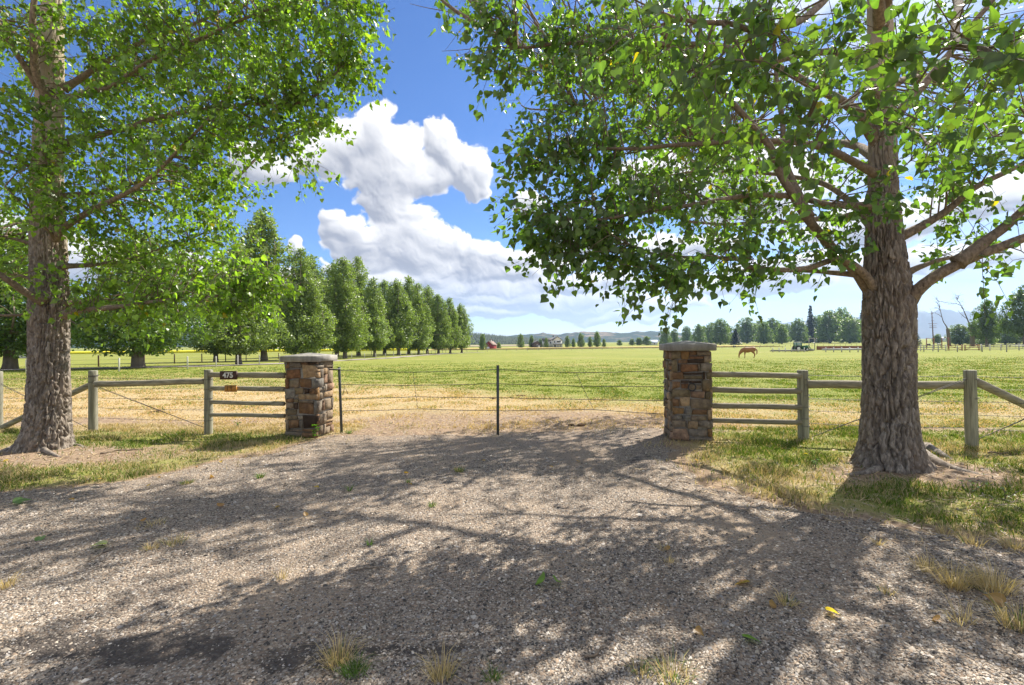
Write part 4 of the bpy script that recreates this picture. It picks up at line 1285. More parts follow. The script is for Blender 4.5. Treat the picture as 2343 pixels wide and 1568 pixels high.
RF = rects(250, 815, 180, 1480, [
    (250, 180, 380, 300, 'ol'), (380, 185, 505, 300, 'or'), (505, 180, 610, 255, 'br'), (610, 180, 815, 250, 'gb'), (505, 255, 705, 300, 'ru'), (705, 250, 815, 360, 'gb'),
    (250, 300, 340, 480, 'ol'), (340, 305, 480, 365, 'br'), (480, 300, 705, 360, 'dk'), (340, 368, 368, 480, 'dk'), (370, 365, 620, 485, 'ru'), (620, 362, 660, 485, 'gb'), (660, 362, 815, 480, 'gy'),
    (250, 490, 415, 600, 'br'), (415, 490, 690, 530, 'dk'), (415, 532, 690, 600, 'ol'), (690, 485, 735, 595, 'dk'), (735, 485, 815, 595, 'ol'), (250, 605, 380, 725, 'br'), (380, 650, 500, 735, 'ru'), (380, 605, 500, 648, 'dk'),
    (500, 605, 670, 650, 'dk'), (500, 652, 670, 755, 'gb'), (670, 600, 815, 765, 'ol'), (250, 735, 510, 850, 'ol'), (512, 762, 715, 870, 'pk'), (715, 768, 815, 880, 'ol'), (250, 855, 365, 985, 'br'), (365, 855, 508, 980, 'tn'),
    (510, 875, 815, 1020, 'gb'), (250, 988, 425, 1105, 'or'), (425, 985, 535, 1100, 'bl'), (537, 1025, 750, 1105, 'br'), (750, 1025, 815, 1190, 'tn'), (250, 1108, 390, 1180, 'gy'), (390, 1108, 510, 1175, 'bl'), (515, 1110, 748, 1190, 'gb'),
    (250, 1182, 450, 1285, 'gb'), (450, 1185, 480, 1300, 'gy'), (480, 1200, 615, 1305, 'tn'), (617, 1195, 815, 1295, 'gy'), (250, 1290, 480, 1480, 'pk'), (480, 1308, 748, 1425, 'gy'), (748, 1300, 815, 1425, 'or'), (480, 1428, 815, 1480, 'gy')])
pl_front = at(690, 1000, 8.55); pl_front[2] = float(gz(pl_front[0], pl_front[1])) - 0.0
pr_front = at(1584, 1000, 7.46); pr_front[2] = float(gz(pr_front[0], pr_front[1]))
TH = R(6)
LPIL, lctr, lex, ley = pillar('square stone gate pillar with grey concrete cap next to the number board', pl_front, TH, 0.60, 1.345, {0: LF, 1: LR}, 3)
RPIL, rctr, rex, rey = pillar('square stone gate pillar with concrete cap and an iron ring on its face', pr_front, TH, 0.60, 1.40, {0: RF}, 4)

# iron ring on the pillar face
ring_c = at(1583, 886, 7.40)
rg = thing('iron_ring', 'black iron ring hanging on the face of the stone pillar', 'ring', tuple(ring_c))
a = np.linspace(0, 2 * math.pi, 25)
pts = ring_c + rex * (0.056 * np.cos(a))[:, None] + np.array([0, 0, 1.0]) * (0.056 * np.sin(a))[:, None] - rey * 0.012
mk('hoop', *tube(pts, 0.011, 8, False), M['iron'], rg, smooth=True)
mk('staple', *tube(np.array([ring_c + [0, 0, 0.055] - rey * 0.03, ring_c + [0, 0, 0.066] - rey * 0.01, ring_c + [0, 0, 0.07] + rey * 0.05]), 0.008, 6), M['iron'], rg)


# ------------------------------------------------------------------ wooden fences
def pole(a, b, r0, r1=None, seg=14, wob=0.012, seed=0.0, flat=0.0):
    a, b = np.asarray(a, float), np.asarray(b, float)
    L = np.linalg.norm(b - a); n = max(5, int(L / 0.12))
    t = np.linspace(0, 1, n)
    c = a + (b - a) * t[:, None]
    c = c + wob * np.stack([pn(t * L * 0.9 + seed, 0.5), pn(t * L * 0.9, seed + 0.3), pn(t * L * 0.9, 2.2, seed)], -1) * 0.6
    r = np.linspace(r0, r1 or r0, n) * (1 + 0.10 * pn(t * L * 2.6, seed + 5))
    # chamfered ends
    c = np.concatenate([c[:1], c, c[-1:]]); r = np.concatenate([[r[0] * 0.86], r, [r[-1] * 0.86]])
    d = (b - a) / L
    c[1] += d * 0.012; c[-2] -= d * 0.012
    return tube(c, r, seg)


def wire_path(a, b, n, sag=0.012, seed=0.0, wob=0.008):
    t = np.linspace(0, 1, n)
    p = np.asarray(a, float) + (np.asarray(b, float) - np.asarray(a, float)) * t[:, None]
    p[:, 2] += -sag * 4 * t * (1 - t) + wob * pn(t * n * 0.35, seed)
    p[:, 1] += wob * pn(t * n * 0.35, seed + 4)
    return p


def barbed(mb, a, b, seed, sag=0.012, wob=0.008, r=0.0034):
    L = np.linalg.norm(np.asarray(b) - np.asarray(a))
    p = wire_path(a, b, max(8, int(L / 0.12)), sag, seed, wob)
    mb.add(*tube(p, r, 4, False))
    for q in p[1:-1]:
        d = np.array([0.004, 0.012, 0.016]) * (1 if int(q[0] * 91) % 2 else -1)
        mb.add(*tube(np.array([q - d, q + d]), 0.003, 3, False))


def gpost(px, py_base, py_top, Y):
    b = at(px, py_base, Y); t_ = at(px, py_top, Y)
    b[2] = float(gz(b[0], b[1])) - 0.15
    return b, t_


def wraps(mb, b, t_, r, zs):
    for z_ in zs:
        f = (z_ - b[2]) / (t_[2] - b[2]); c = b + (t_ - b) * f
        for k in (0, 0.008):
            a = np.linspace(0, 2 * math.pi, 17)
            mb.add(*tube(np.stack([c[0] + (r + 0.002) * np.cos(a), c[1] + (r + 0.002) * np.sin(a), c[2] + k + 0.01 * np.sin(a)], -1), 0.0022, 4, False))


# left of the gate
fl = thing('rail_fence', 'weathered post-and-rail wire fence between the left cottonwood and the stone pillar', 'fence', tuple(onground(476, 9.05)), 'fences beside the gate')
b1, t1 = gpost(213, 990, 848, 9.45); b2, t2 = gpost(477, 994, 846, 9.05)
mk('post', *pole(b1, t1, 0.076, 0.073, 16, 0.004, 1.0), M['post'], fl, smooth=False)
mk('post', *pole(b2, t2, 0.074, 0.072, 16, 0.004, 2.0), M['post'], fl)
b0, t0 = gpost(-6, 985, 850, 9.75)
mk('post', *pole(b0, t0, 0.085, 0.083, 14, 0.004, 3.0), M['post'], fl)
mk('rail', *pole(at(218, 879, 9.38), at(470, 873, 9.06), 0.060, 0.055, 12, 0.028, 4.0), M['rail'], fl)
pe = lctr - lex * 0.28
for i, (ya, yb_, r_) in enumerate(((857, 860, 0.050), (889, 890.5, 0.044), (920.5, 924, 0.038), (949, 952, 0.036))):
    a_ = at(482, ya, 9.02); e_ = at(652, yb_, 8.75)
    mk('rail', *pole(a_, e_, r_, r_ * 1.06, 12, 0.022, 6.0 + i), M['rail'], fl)
mk('brace', *pole(at(208, 880, 9.47), at(-8, 985, 9.70), 0.055, 0.055, 12, 0.01, 11.0), M['rail'], fl)
far_l = at(-400, 860, 10.4)
for i, z_ in enumerate((0.24, 0.44, 0.64, 0.84, 1.03)):
    w_ = MB()
    g0, g1, g2 = gz(b0[0], b0[1]), gz(b1[0], b1[1]), gz(b2[0], b2[1])
    barbed(w_, (far_l[0], far_l[1], z_ - 0.03), (b1[0], b1[1] + 0.10, g1 + z_), i + 0.3)
    barbed(w_, (b1[0], b1[1] + 0.10, g1 + z_), (b2[0], b2[1] + 0.09, g2 + z_), i + 0.7)
    w_.build('wire', M['wire'], fl)
w_ = MB()
wraps(w_, b1, t1, 0.076, [t1[2] - 0.10, t1[2] - 0.115, t1[2] - 0.22]); wraps(w_, b2, t2, 0.074, [0.25, 0.45, 0.66, 0.84, 1.02])
w_.build('wire', M['wire'], fl)
w_ = MB()
for k in (0, 0.02):
    w_.add(*tube(wire_path(at(216, 884, 9.3) + [0, 0, k], at(466, 978, 8.97), 30, 0.0, 3 + k, 0.006), 0.0048, 4, False))
w_.build('brace_wire', M['wire'], fl)
w_ = MB()
for k in (0, 0.02):
    w_.add(*tube(wire_path(at(2, 880, 9.6) + [0, 0, k], at(205, 982, 9.36), 30, 0.0, 5 + k, 0.006), 0.0048, 4, False))
w_.build('brace_wire', M['wire'], fl)

# right of the gate
fr = thing('rail_fence', 'weathered post-and-rail wire fence passing behind the big cottonwood trunk', 'fence', tuple(onground(1838, 7.5)), 'fences beside the gate')
b3, t3 = gpost(1839, 1005, 847, 7.55); b4, t4 = gpost(2224, 1024, 847, 6.95)
mk('post', *pole(b3, t3 + [-0.02, 0, 0], 0.080, 0.078, 16, 0.004, 21.0), M['post'], fr)
mk('post', *pole(b4, t4 + [-0.03, 0, 0], 0.076, 0.073, 16, 0.004, 22.0), M['post'], fr)
for i, (ya, yb_, r_) in enumerate(((857, 860, 0.045), (892, 896, 0.047), (928, 932, 0.045), (962, 967, 0.043))):
    mk('rail', *pole(at(1622, ya, 7.72), at(1834, yb_, 7.52), r_, r_ * 0.95, 12, 0.022, 26.0 + i), M['rail'], fr)
mk('rail', *pole(at(1846, 880, 7.52), at(2216, 881, 7.00), 0.063, 0.057, 12, 0.028, 31.0), M['rail'], fr)
mk('brace', *pole(at(2230, 872, 6.95), at(2420, 962, 6.85), 0.058, 0.058, 12, 0.01, 33.0), M['rail'], fr)
far_r = at(2800, 860, 6.2)
for i, z_ in enumerate((0.24, 0.44, 0.63, 0.82, 1.00)):
    w_ = MB()
    g3, g4 = gz(b3[0], b3[1]), gz(b4[0], b4[1])
    barbed(w_, (b3[0], b3[1] + 0.10, g3 + z_), (b4[0], b4[1] + 0.10, g4 + z_), i + 1.3)
    barbed(w_, (b4[0], b4[1] + 0.10, g4 + z_), (far_r[0], far_r[1], g4 + z_), i + 1.7)
    w_.build('wire', M['wire'], fr)
w_ = MB(); wraps(w_, b3, t3, 0.080, [0.30, 0.42, 0.60, 0.78, 0.95, 1.03]); wraps(w_, b4, t4, 0.076, [0.78, 1.06]); w_.build('wire', M['wire'], fr)
w_ = MB()
for k in (0, 0.02):
    w_.add(*tube(wire_path(at(1858, 1000, 7.42), at(2214, 868, 6.86) + [0, 0, k], 40, 0.0, 7 + k, 0.006), 0.0048, 4, False))
w_.build('brace_wire', M['wire'], fr)
w_ = MB()
for k in (0, 0.02):
    w_.add(*tube(wire_path(at(2240, 1004, 6.86), at(2440, 920, 6.7) + [0, 0, k], 30, 0.0, 8 + k, 0.006), 0.0048, 4, False))
w_.build('brace_wire', M['wire'], fr)

# ------------------------------------------------------------------ wire gate
gt = thing('wire_gate', 'slack barbed wire gate on steel posts strung between the two stone pillars', 'gate', tuple(onground(1139, 8.5)))


def tpost(px, yt, yb_, Y, px_top=None):
    a_ = at(px, yb_, Y); a_[2] = float(gz(a_[0], a_[1])) - 0.1
    e_ = at(px_top or px, yt, Y)
    d = (e_ - a_)
    V1, F1 = box((0, 0, 0.5), (0.048, 0.009, 1)); V2, F2 = box((0, 0.020, 0.5), (0.008, 0.034, 1))
    V = np.concatenate([V1, V2]); Fc = np.concatenate([F1, F2 + 8])
    return a_ + V[:, 0:1] * [1, 0, 0] + V[:, 1:2] * [0, 1, 0] + V[:, 2:3] * d, Fc


mk('gate_post', *tpost(1139, 836, 997, 8.45), M['steel'], gt)
V, Fc = tpost(782, 840, 992, 8.95, 776)
mk('end_post', V, Fc, M['steel'], gt)
mk('latch_bar', *tube(np.array([at(752, 846, 8.85), at(779, 845, 8.93)]), 0.014, 6), M['iron'], gt)
zs_l = [(848, 852, 848, 853, 849), (880, 882, 880, 884, 884), (913, 908, 912, 914, 917), (941, 936, 942, 937, 948)]
for i, ys_ in enumerate(zs_l):
    w_ = MB()
    P = [at(778, ys_[0], 8.95), at(945 + i * 3, ys_[1], 8.72), at(1139, ys_[2] - 2, 8.46), at(1320 + i * 12, ys_[3], 8.0), at(1522, ys_[4], 7.62)]
    for k in range(4):
        barbed(w_, P[k], P[k + 1], i * 5 + k, 0.004, 0.010, 0.0050)
    w_.build('wire', M['wire'], gt)
for (xa, xb, Y) in ((945, 956, 8.72), (1318, 1358, 8.0)):
    pts = [at(xa + (xb - xa) * k / 3, y_, Y) for k, y_ in enumerate((852, 882, 910, 937))]
    mk('wire_stay', *tube(smooth_path(pts, 24) + 0.006 * np.stack([np.sin(np.arange(24) * 2.1), np.cos(np.arange(24) * 2.1), 0 * np.arange(24)], -1), 0.004, 4, False), M['wire'], gt)
mk('latch_lever', *tube(np.array([at(784, 905, 8.9), at(789, 884, 8.9), at(796, 902, 8.9)]), 0.007, 5), M['iron'], gt)

# ------------------------------------------------------------------ signs
M['sign_brown'] = material('brown_board', m_flat((0.060, 0.022, 0.016), 0.25, 14.0, 0.2), 0.55, 0.4)
M['sign_wood'] = material('varnished_wood', m_flat((0.42, 0.19, 0.035), 0.45, 10.0, 0.3, 0.004, (0.3, 1, 1)), 0.5, 0.4)
M['ink'] = material('dark_ink', m_flat((0.06, 0.035, 0.02), 0.2, 20.0, 0), 0.8, 0.2)


def board(name, label, c, w, h, mat, cat='sign'):
    root = thing(name, label, cat, tuple(c))
    e = 0.004; V = []
    for (s, y) in ((1, 0.012), (1, -0.010), (1 - 2 * e / w, -0.014)):
        for (sx, sz) in ((-1, -1), (1, -1), (1, 1), (-1, 1)):
            V.append([sx * w / 2 * s, y, sz * h / 2 * s])
    Q = [[0, 3, 2, 1], [8, 9, 10, 11]] + [[k * 4 + i, k * 4 + (i + 1) % 4, k * 4 + 4 + (i + 1) % 4, k * 4 + 4 + i] for k in (0, 1) for i in range(4)]
    V = np.array(V); V = c + V[:, 0:1] * lex + V[:, 1:2] * ley + V[:, 2:3] * np.array([0, 0, 1.0])
    mk('board', V, np.array(Q), mat, root)
    for s in (-1, 1):
        p = c + lex * s * (w / 2 - 0.018)
        mk('screw', *tube(np.array([p - ley * 0.013, p - ley * 0.018]), 0.005, 8), M['wire'], root)
    return root


c = at(528.5, 858.5, 8.93) - ley * 0.065
sg = board('number_sign', 'dark brown house number board reading 475 on the top rail', c, 0.335, 0.158, M['sign_brown'])
fc = bpy.data.curves.new('lettering', 'FONT')
fc.body = '475'; fc.size = 0.135; fc.align_x = 'CENTER'; fc.align_y = 'CENTER'; fc.extrude = 0.002; fc.offset = 0.0042; fc.space_character = 1.02
ft = bpy.data.objects.new('lettering', fc); C.objects.link(ft)
bpy.context.view_layer.update()
fm = bpy.data.meshes.new_from_object(ft.evaluated_get(bpy.context.evaluated_depsgraph_get()))
bpy.data.objects.remove(ft); bpy.data.curves.remove(fc)
fm.materials.clear(); fm.materials.append(M['white'])
fo = bpy.data.objects.new('lettering', fm); C.objects.link(fo); fo.parent = sg
fo.location = Vector(-ley * 0.0175); fo.rotation_euler = (math.pi / 2, 0, -TH)
c = at(533, 888.5, 8.90) - ley * 0.060
sg2 = board('wooden_sign', 'small orange varnished board marked 19 on the second rail', c, 0.228, 0.122, M['sign_wood'])


def stroke(pl):
    P = np.array([c + lex * x - ley * 0.0165 + np.array([0, 0, z_]) for (x, z_) in pl])
    return tube(smooth_path(P, max(6, len(pl) * 4)), 0.0032, 5)


mk('lettering', *stroke([(-0.046, 0.045), (-0.054, 0.0), (-0.062, -0.052)]), M['ink'], sg2)
mk('lettering', *stroke([(0.030, 0.030), (0.022, 0.046), (0.006, 0.040), (0.0, 0.020), (0.012, 0.006), (0.026, 0.014), (0.032, 0.036), (0.026, -0.010), (0.026, -0.054)]), M['ink'], sg2)
mk('lettering', *stroke([(0.062, 0.052), (0.052, 0.036)]), M['ink'], sg2)

# ------------------------------------------------------------------ row trees (built once per shape, then copied)
M['far_bark'] = material('grey_brown_bark', m_flat((0.20, 0.165, 0.13), 0.45, 3.0, 0.6, 0.05, (1, 1, 0.3)), 0.9, 0.1)


def row_tree(H, Rc, seed, n_leaf, leaders, clear=2.6, size=0.26, base=(0.062, 0.118, 0.028), spread=1.0, tr=0.42, taper=0.5):
    """trunk, rising leaders and the foliage round them; returns two meshes"""
    g = np.random.default_rng(seed)
    mb = MB()
    zt_ = np.linspace(-0.3, H * 0.93, 16)
    ctr = np.stack([0.25 * pn(zt_ * 0.2, seed), 0.25 * pn(zt_ * 0.2, seed + 9), zt_], -1)
    rad = tr * (1 - np.clip(zt_ / H, 0, 1)) ** 0.75 + 0.03 + 0.35 * tr * np.exp(-np.clip(zt_, 0, 99) / 0.5)
    mb.add(*tube(ctr, rad, 9, False))
    curves = [(ctr[int(len(ctr) * .3):], 0.55 * Rc)]
    for k in range(leaders):
        fk = k / max(1, leaders - 1)
        z0 = clear + (H * 0.60 - clear) * fk ** 1.2 * g.uniform(0.85, 1.1)
        a = k * 2.4 + g.uniform(-.5, .5)
        ro = Rc * spread * g.uniform(0.70, 1.0) * (1 - 0.55 * fk)
        z1 = min(H * g.uniform(0.88, 1.0), z0 + (H - z0) * g.uniform(0.42, 0.62) * (0.75 + 0.6 * fk))
        d = np.array([math.cos(a), math.sin(a)])
        c0 = np.array([np.interp(z0, ctr[:, 2], ctr[:, 0]), np.interp(z0, ctr[:, 2], ctr[:, 1])])
        P = [[*c0, z0], [*(c0 + d * ro * 0.55), z0 + (z1 - z0) * 0.20], [*(c0 + d * ro), z0 + (z1 - z0) * 0.55], [*(c0 + d * ro * 0.85), z1]]
        c = smooth_path(P, 9)
        mb.add(*tube(c, np.linspace(tr * 0.30, 0.02, 9), 5, False))
        curves.append((c[2:], Rc * 0.34 * g.uniform(0.8, 1.2)))
        for q in range(3 if fk < 0.5 else 2):               # low spreading shoots
            s = c[g.integers(1, 6)]
            e = s + np.array([*(d * ro * 0.45 + g.normal(size=2) * 0.28 * Rc), g.uniform(-0.9, 1.2)])
            sp = smooth_path([s, (s + e) / 2 + [0, 0, .25], e], 6)
            mb.add(*tube(sp[[0, 2, 3, 5]], np.linspace(0.05, 0.015, 4), 4, False))
            curves.append((sp[1:], Rc * 0.27))
    # envelope: widest low down, tapering to uneven points
    def env(z_, th):
        u = np.clip((z_ - clear * 0.7) / (H - clear * 0.7), 0, 1)
        pr = np.minimum(1, 0.45 + u / 0.22) * (1 - u ** 1.9) ** (taper + 0.12) * (1 - 0.18 * u)
        lobe = 1 + 0.22 * np.sin(3 * th + seed + 3 * u) + (0.45 + 0.40 * u) * pn(np.cos(th) * 1.6 + seed, np.sin(th) * 1.6, z_ * 0.22) + 0.30 * pn(np.cos(th) * 4 + seed, np.sin(th) * 4, z_ * 0.6)
        return Rc * pr * lobe

    P, shade = [], []
    m_c = int(n_leaf * 0.35)
    w = np.array([len(c) * r ** 1.5 for c, r in curves]); w = w / w.sum()
    for (c, r), ww in zip(curves, w):
        m = int(m_c * ww); ncl = max(3, m // 22)
        t = g.random(ncl); i = t * (len(c) - 1); lo = np.clip(i.astype(int), 0, len(c) - 2); f = i - lo
        p = c[lo] + (c[lo + 1] - c[lo]) * f[:, None]
        v = g.normal(size=(ncl, 3)); v /= np.linalg.norm(v, axis=1)[:, None]
        cc = p + v * (r * (1 - 0.55 * t ** 2) * g.random(ncl) ** 0.4)[:, None]
        q = g.integers(0, ncl, m)
        P.append(cc[q] + g.normal(size=(m, 3)) * 0.24 * min(1, r)); shade.append(g.random(ncl)[q])
    ncl = int(n_leaf * 0.65 / 20)
    zz = clear * 0.7 + (H - clear * 0.7) * g.random(ncl * 3) ** 1.25
    th = g.random(ncl * 3) * 6.283
    wz = env(zz, th); kk = g.random(ncl * 3) < wz / wz.max()
    zz, th, wz = zz[kk][:ncl], th[kk][:ncl], wz[kk][:ncl]; ncl = len(zz)
    rr_ = wz * g.random(ncl) ** 0.5
    cc = np.stack([np.cos(th) * rr_, np.sin(th) * rr_, zz], -1)
    q = g.integers(0, ncl, int(n_leaf * 0.65))
    P.append(cc[q] + g.normal(size=(len(q), 3)) * np.array([0.24, 0.24, 0.34]) * (Rc / 4.3)); shade.append(g.random(ncl)[q])
    P, shade = np.concatenate(P), np.concatenate(shade)
    th = np.arctan2(P[:, 1], P[:, 0])
    k = (P[:, 2] > clear * 0.55) & (P[:, 2] < H * 1.02) & (np.hypot(P[:, 0], P[:, 1]) < env(P[:, 2], th) * 1.12 + 0.15)
    P, shade = P[k], shade[k]; n = len(P)
    td = g.normal(size=(n, 3)) + np.array([0, 0, -0.4]); nn = g.normal(size=(n, 3)) + np.array([0.2, 0.2, 0.5])
    col = np.array(base) * (0.62 + 0.62 * g.random((n, 1)) + 0.25 * shade[:, None]) + np.array([0.03, 0.02, 0]) * g.random((n, 1)) ** 2
    V, Fc, cc = leaf_mesh(P, td, nn, size * (0.6 + 0.8 * g.random(n)), col, KITE_V, KITE_F)
    V0, F0 = mb.out()
    return mesh_data('trunk', V0, F0, M['far_bark'], True), mesh_data('crown', V, Fc, M['rowleaf'], col=cc)


def tree_proto(meshes, name='poplar_tree'):
    root = bpy.data.objects.new(name, None)
    kids = []
    for nm, me in zip(('trunk', 'crown'), meshes):
        o = bpy.data.objects.new(nm, me); o.parent = root; kids.append(o)
    return root, kids


def place_tree(proto, loc, label, group, rot=0.0, scale=1.0, cat='tree', name=None):
    root, kids = proto
    r = bpy.data.objects.new(name or root.name, None); C.objects.link(r)
    r.location = loc; r.rotation_euler = (0, 0, rot); r.scale = (scale,) * 3 if np.isscalar(scale) else scale
    for k in kids:
        c = k.copy(); C.objects.link(c); c.parent = r
    return props(r, label, cat, group, 'thing')


PT = [tree_proto(row_tree(20, 4.3, 100 + i, 30000, 13 + i, 2.2 + 0.25 * i, 0.26, (0.200, 0.268, 0.105), 1.0, 0.34)) for i in range(4)]
WD = [tree_proto(row_tree(14, 5.2, 140 + i, 30000, 15, 2.3, 0.22, (0.112, 0.195, 0.045), 1.15, 0.45, 0.5)) for i in range(2)]
NTH = ['first', 'second', 'third', 'fourth', 'fifth', 'sixth', 'seventh', 'eighth', 'ninth', 'tenth', 'eleventh', 'twelfth', 'thirteenth', 'fourteenth']


def tree_h(px, y_top, Y):
    return at(px, y_top, Y)[2] - float(gz((px - CX) / F * Y, Y))


front = [(691, 574, 82), (789, 594, 101), (857, 640, 118), (911, 640, 134), (958, 652, 150), (1003, 676, 164), (1030, 684, 172), (1056, 696, 180)]
for i, (px, yt, Y) in enumerate(front):
    h = tree_h(px, yt, Y)
    place_tree(PT[i % 4], tuple(onground(px, Y)), f'tall poplar, {NTH[i]} past the left stone pillar in the near row of the avenue', 'poplars of the avenue, near row', i * 1.7, (h / 20 * (1.12 + 0.12 * math.sin(i * 2.7)), h / 20 * 1.1, h / 20 * 1.03))
back = [(604, 486, 86), (716, 590, 122), (770, 600, 128), (820, 592, 140), (880, 645, 158), (935, 636, 168), (978, 655, 178)]
for i, (px, yt, Y) in enumerate(back):
    h = tree_h(px, yt, Y)
    place_tree(PT[(i + 1) % 4], tuple(onground(px, Y)), f'tall poplar, {NTH[i]} from the left in the far row of the avenue', 'poplars of the avenue, far row', i * 2.3 + 1, (h / 20 * (1.08 + 0.12 * math.sin(i * 1.9)), h / 20 * 1.1, h / 20 * 1.03))
for i, (px, Y, h, lab) in enumerate(((22, 50, 15, 'broad spreading cottonwood seen left of the near flared trunk across the lane'), (316, 50, 14.5, 'broad spreading cottonwood with low crown standing above the short white posts'),
                                     (546, 61, 15.5, 'upright cottonwood with forked low limbs standing behind the number board'), (493, 80, 16, 'slim dark cottonwood beyond the lane, behind the fence rails'))):
    pr = WD[i % 2] if i < 2 else PT[2]
    place_tree(pr, tuple(onground(px, Y)), lab, None, i * 1.1 + 0.6, h / (14 if i < 2 else 20) * np.array([1.1, 1.1, 1.0]) if i < 2 else np.array([0.95, 0.95, h / 20]), name='cottonwood_tree')

# ------------------------------------------------------------------ lane, crops
def strip(name, label, pts_l, pts_r, mat, dz=0.02, n=60):
    a, b = smooth_path(pts_l, n), smooth_path(pts_r, n)
    k = 7
    V = np.array([[a[i] + (b[i] - a[i]) * j / (k - 1) for j in range(k)] for i in range(n)]).reshape(-1, 3)
    V[:, 2] = gz(V[:, 0], V[:, 1]) + dz
    o = mk(name, V, grid_faces(k, n)[:, ::-1], mat, smooth=True)
    return props(o, label, kind='structure')


M['lane'] = material('dusty_lane', m_flat((0.30, 0.27, 0.24), 0.2, 0.8, 0.3, 0.02), 0.95, 0.1)
M['canola'] = material('yellow_crop', m_flat((0.62, 0.56, 0.02), 0.2, 0.3, 0.4, 0.3), 0.9, 0.1)
M['hay'] = material('ripe_hay', m_flat((0.46, 0.36, 0.13), 0.25, 0.15, 0.4, 0.3), 0.95, 0.1)
M['crop_green'] = material('green_crop', m_flat((0.16, 0.27, 0.06), 0.2, 0.3, 0.4, 0.3), 0.95, 0.1)
M['plough'] = material('bare_field', m_flat((0.33, 0.27, 0.20), 0.2, 0.2, 0.4, 0.3), 0.95, 0.1)
ln = [(-58, 44), (-40, 50), (-31, 58), (-28.5, 72), (-27, 90), (-25.5, 110), (-24.5, 140), (-20, 170), (-12, 190)]
strip('farm_lane', 'pale dirt farm lane running between the two rows of the avenue', [(x - 1.6, y + 1.6, 0) for x, y in ln], [(x + 1.6, y - 1.6, 0) for x, y in ln], M['lane'], 0.06)


def patch(name, label, corners, mat, dz, thick=0.0):
    """a standing crop: a low slab over the ground"""
    a, b, c_, d = (np.array([*p, 0.0]) for p in corners)
    k, n = 24, 6
    u, v = np.meshgrid(np.linspace(0, 1, k), np.linspace(0, 1, n))
    P = (a * ((1 - u) * (1 - v))[..., None] + b * (u * (1 - v))[..., None] + c_ * (u * v)[..., None] + d * ((1 - u) * v)[..., None])
    P[..., 2] = gz(P[..., 0], P[..., 1]) + dz
    edge = (u == 0) | (u == 1) | (v == 0) | (v == 1)
    P[..., 2][edge] -= dz + 0.15
    P[1, :, :2] = P[0, :, :2] + [0, 0.05]
    o = mk(name, P.reshape(-1, 3), grid_faces(k, n), mat)
    return props(o, label, kind='structure')


patch('canola_field', 'bright yellow flowering crop strip beyond the left trees', [(-330, 330), (-60, 330), (-75, 420), (-410, 420)], M['canola'], 1.1)
patch('hay_field', 'golden ripe grass strip before the distant white house', [(-60, 330), (190, 330), (200, 395), (-70, 395)], M['hay'], 0.7)
patch('crop_field', 'strip of bright green crop beyond the avenue', [(-260, 430), (-70, 430), (-70, 560), (-300, 560)], M['crop_green'], 0.7)
patch('bare_field', 'bare brown field at the foot of the wooded hill', [(-420, 620), (60, 620), (60, 1000), (-500, 1000)], M['plough'], 0.3)

# ------------------------------------------------------------------ hills and mountains
def m_hill(t, p):
    o = t.obj()
    n = t.noise(o, 0.0030, 6.0, 0.6)
    n2 = t.noise(o, 0.014, 5.0, 0.65)
    c = t.mix(n2, (0.19, 0.135, 0.085), (0.34, 0.25, 0.155))
    wood = t.mrange(t.math('ADD', n, t.math('MULTIPLY', n2, 0.25)), 0.50, 0.60)
    c = t.mix(wood, c, (0.030, 0.050, 0.024))
    t.put(p.inputs['Base Color'], c)
    t.put(p.inputs['Normal'], t.bump(n2, 0.8, 12.0))


def m_mount(t, p):
    o = t.obj()
    n = t.noise(o, 0.0019, 7.0, 0.65)
    z_ = t.sep(o)[2]
    c = t.mix(n, (0.05, 0.07, 0.05), (0.20, 0.20, 0.19))
    snow = t.mrange(t.math('ADD', z_, t.math('MULTIPLY', t.math('SUBTRACT', n, 0.5), 560.0)), 350.0, 440.0, 0.0, 0.6)
    c = t.mix(snow, c, (0.75, 0.76, 0.78))
    t.put(p.inputs['Base Color'], c)


M['hill'] = material('dry_hill', m_hill, 0.95, 0.05)
M['mountain'] = material('mountain_rock', m_mount, 0.95, 0.05)
M['wooded'] = material('wooded_hill', m_flat((0.045, 0.062, 0.030), 0.3, 0.02, 0.6, 4.0), 0.95, 0.05)


def ridge(name, label, prof, Y, depth, mat, seed, rough=0.25, nu=220, nv=22):
    """prof: (picture column, crest height in picture rows above the horizon) at depth Y"""
    px = np.linspace(prof[0][0], prof[-1][0], nu)
    hh = np.interp(px, [q[0] for q in prof], [q[1] for q in prof]) * Y / F
    u = np.linspace(-1, 1, nv)
    V = []
    for j, v in enumerate(u):
        Yv = Y + v * depth
        X = (px - CX) / F * Yv
        shape = (1 - abs(v)) ** 0.9 if v < 0 else (1 - v) ** 0.6
        n = fbm(px * 0.02 + seed, v * 2.2, seed, 5)
        zz = hh * shape * (1 + rough * n * (1.2 - shape) + 0.10 * fbm(px * 0.06, seed, 0.0, 4) * shape) - 8
        V.append(np.stack([X, np.full(nu, Yv), zz], -1))
    o = mk(name, np.array(V).reshape(-1, 3), grid_faces(nu, nv), mat, smooth=False)
    return props(o, label, kind='structure')


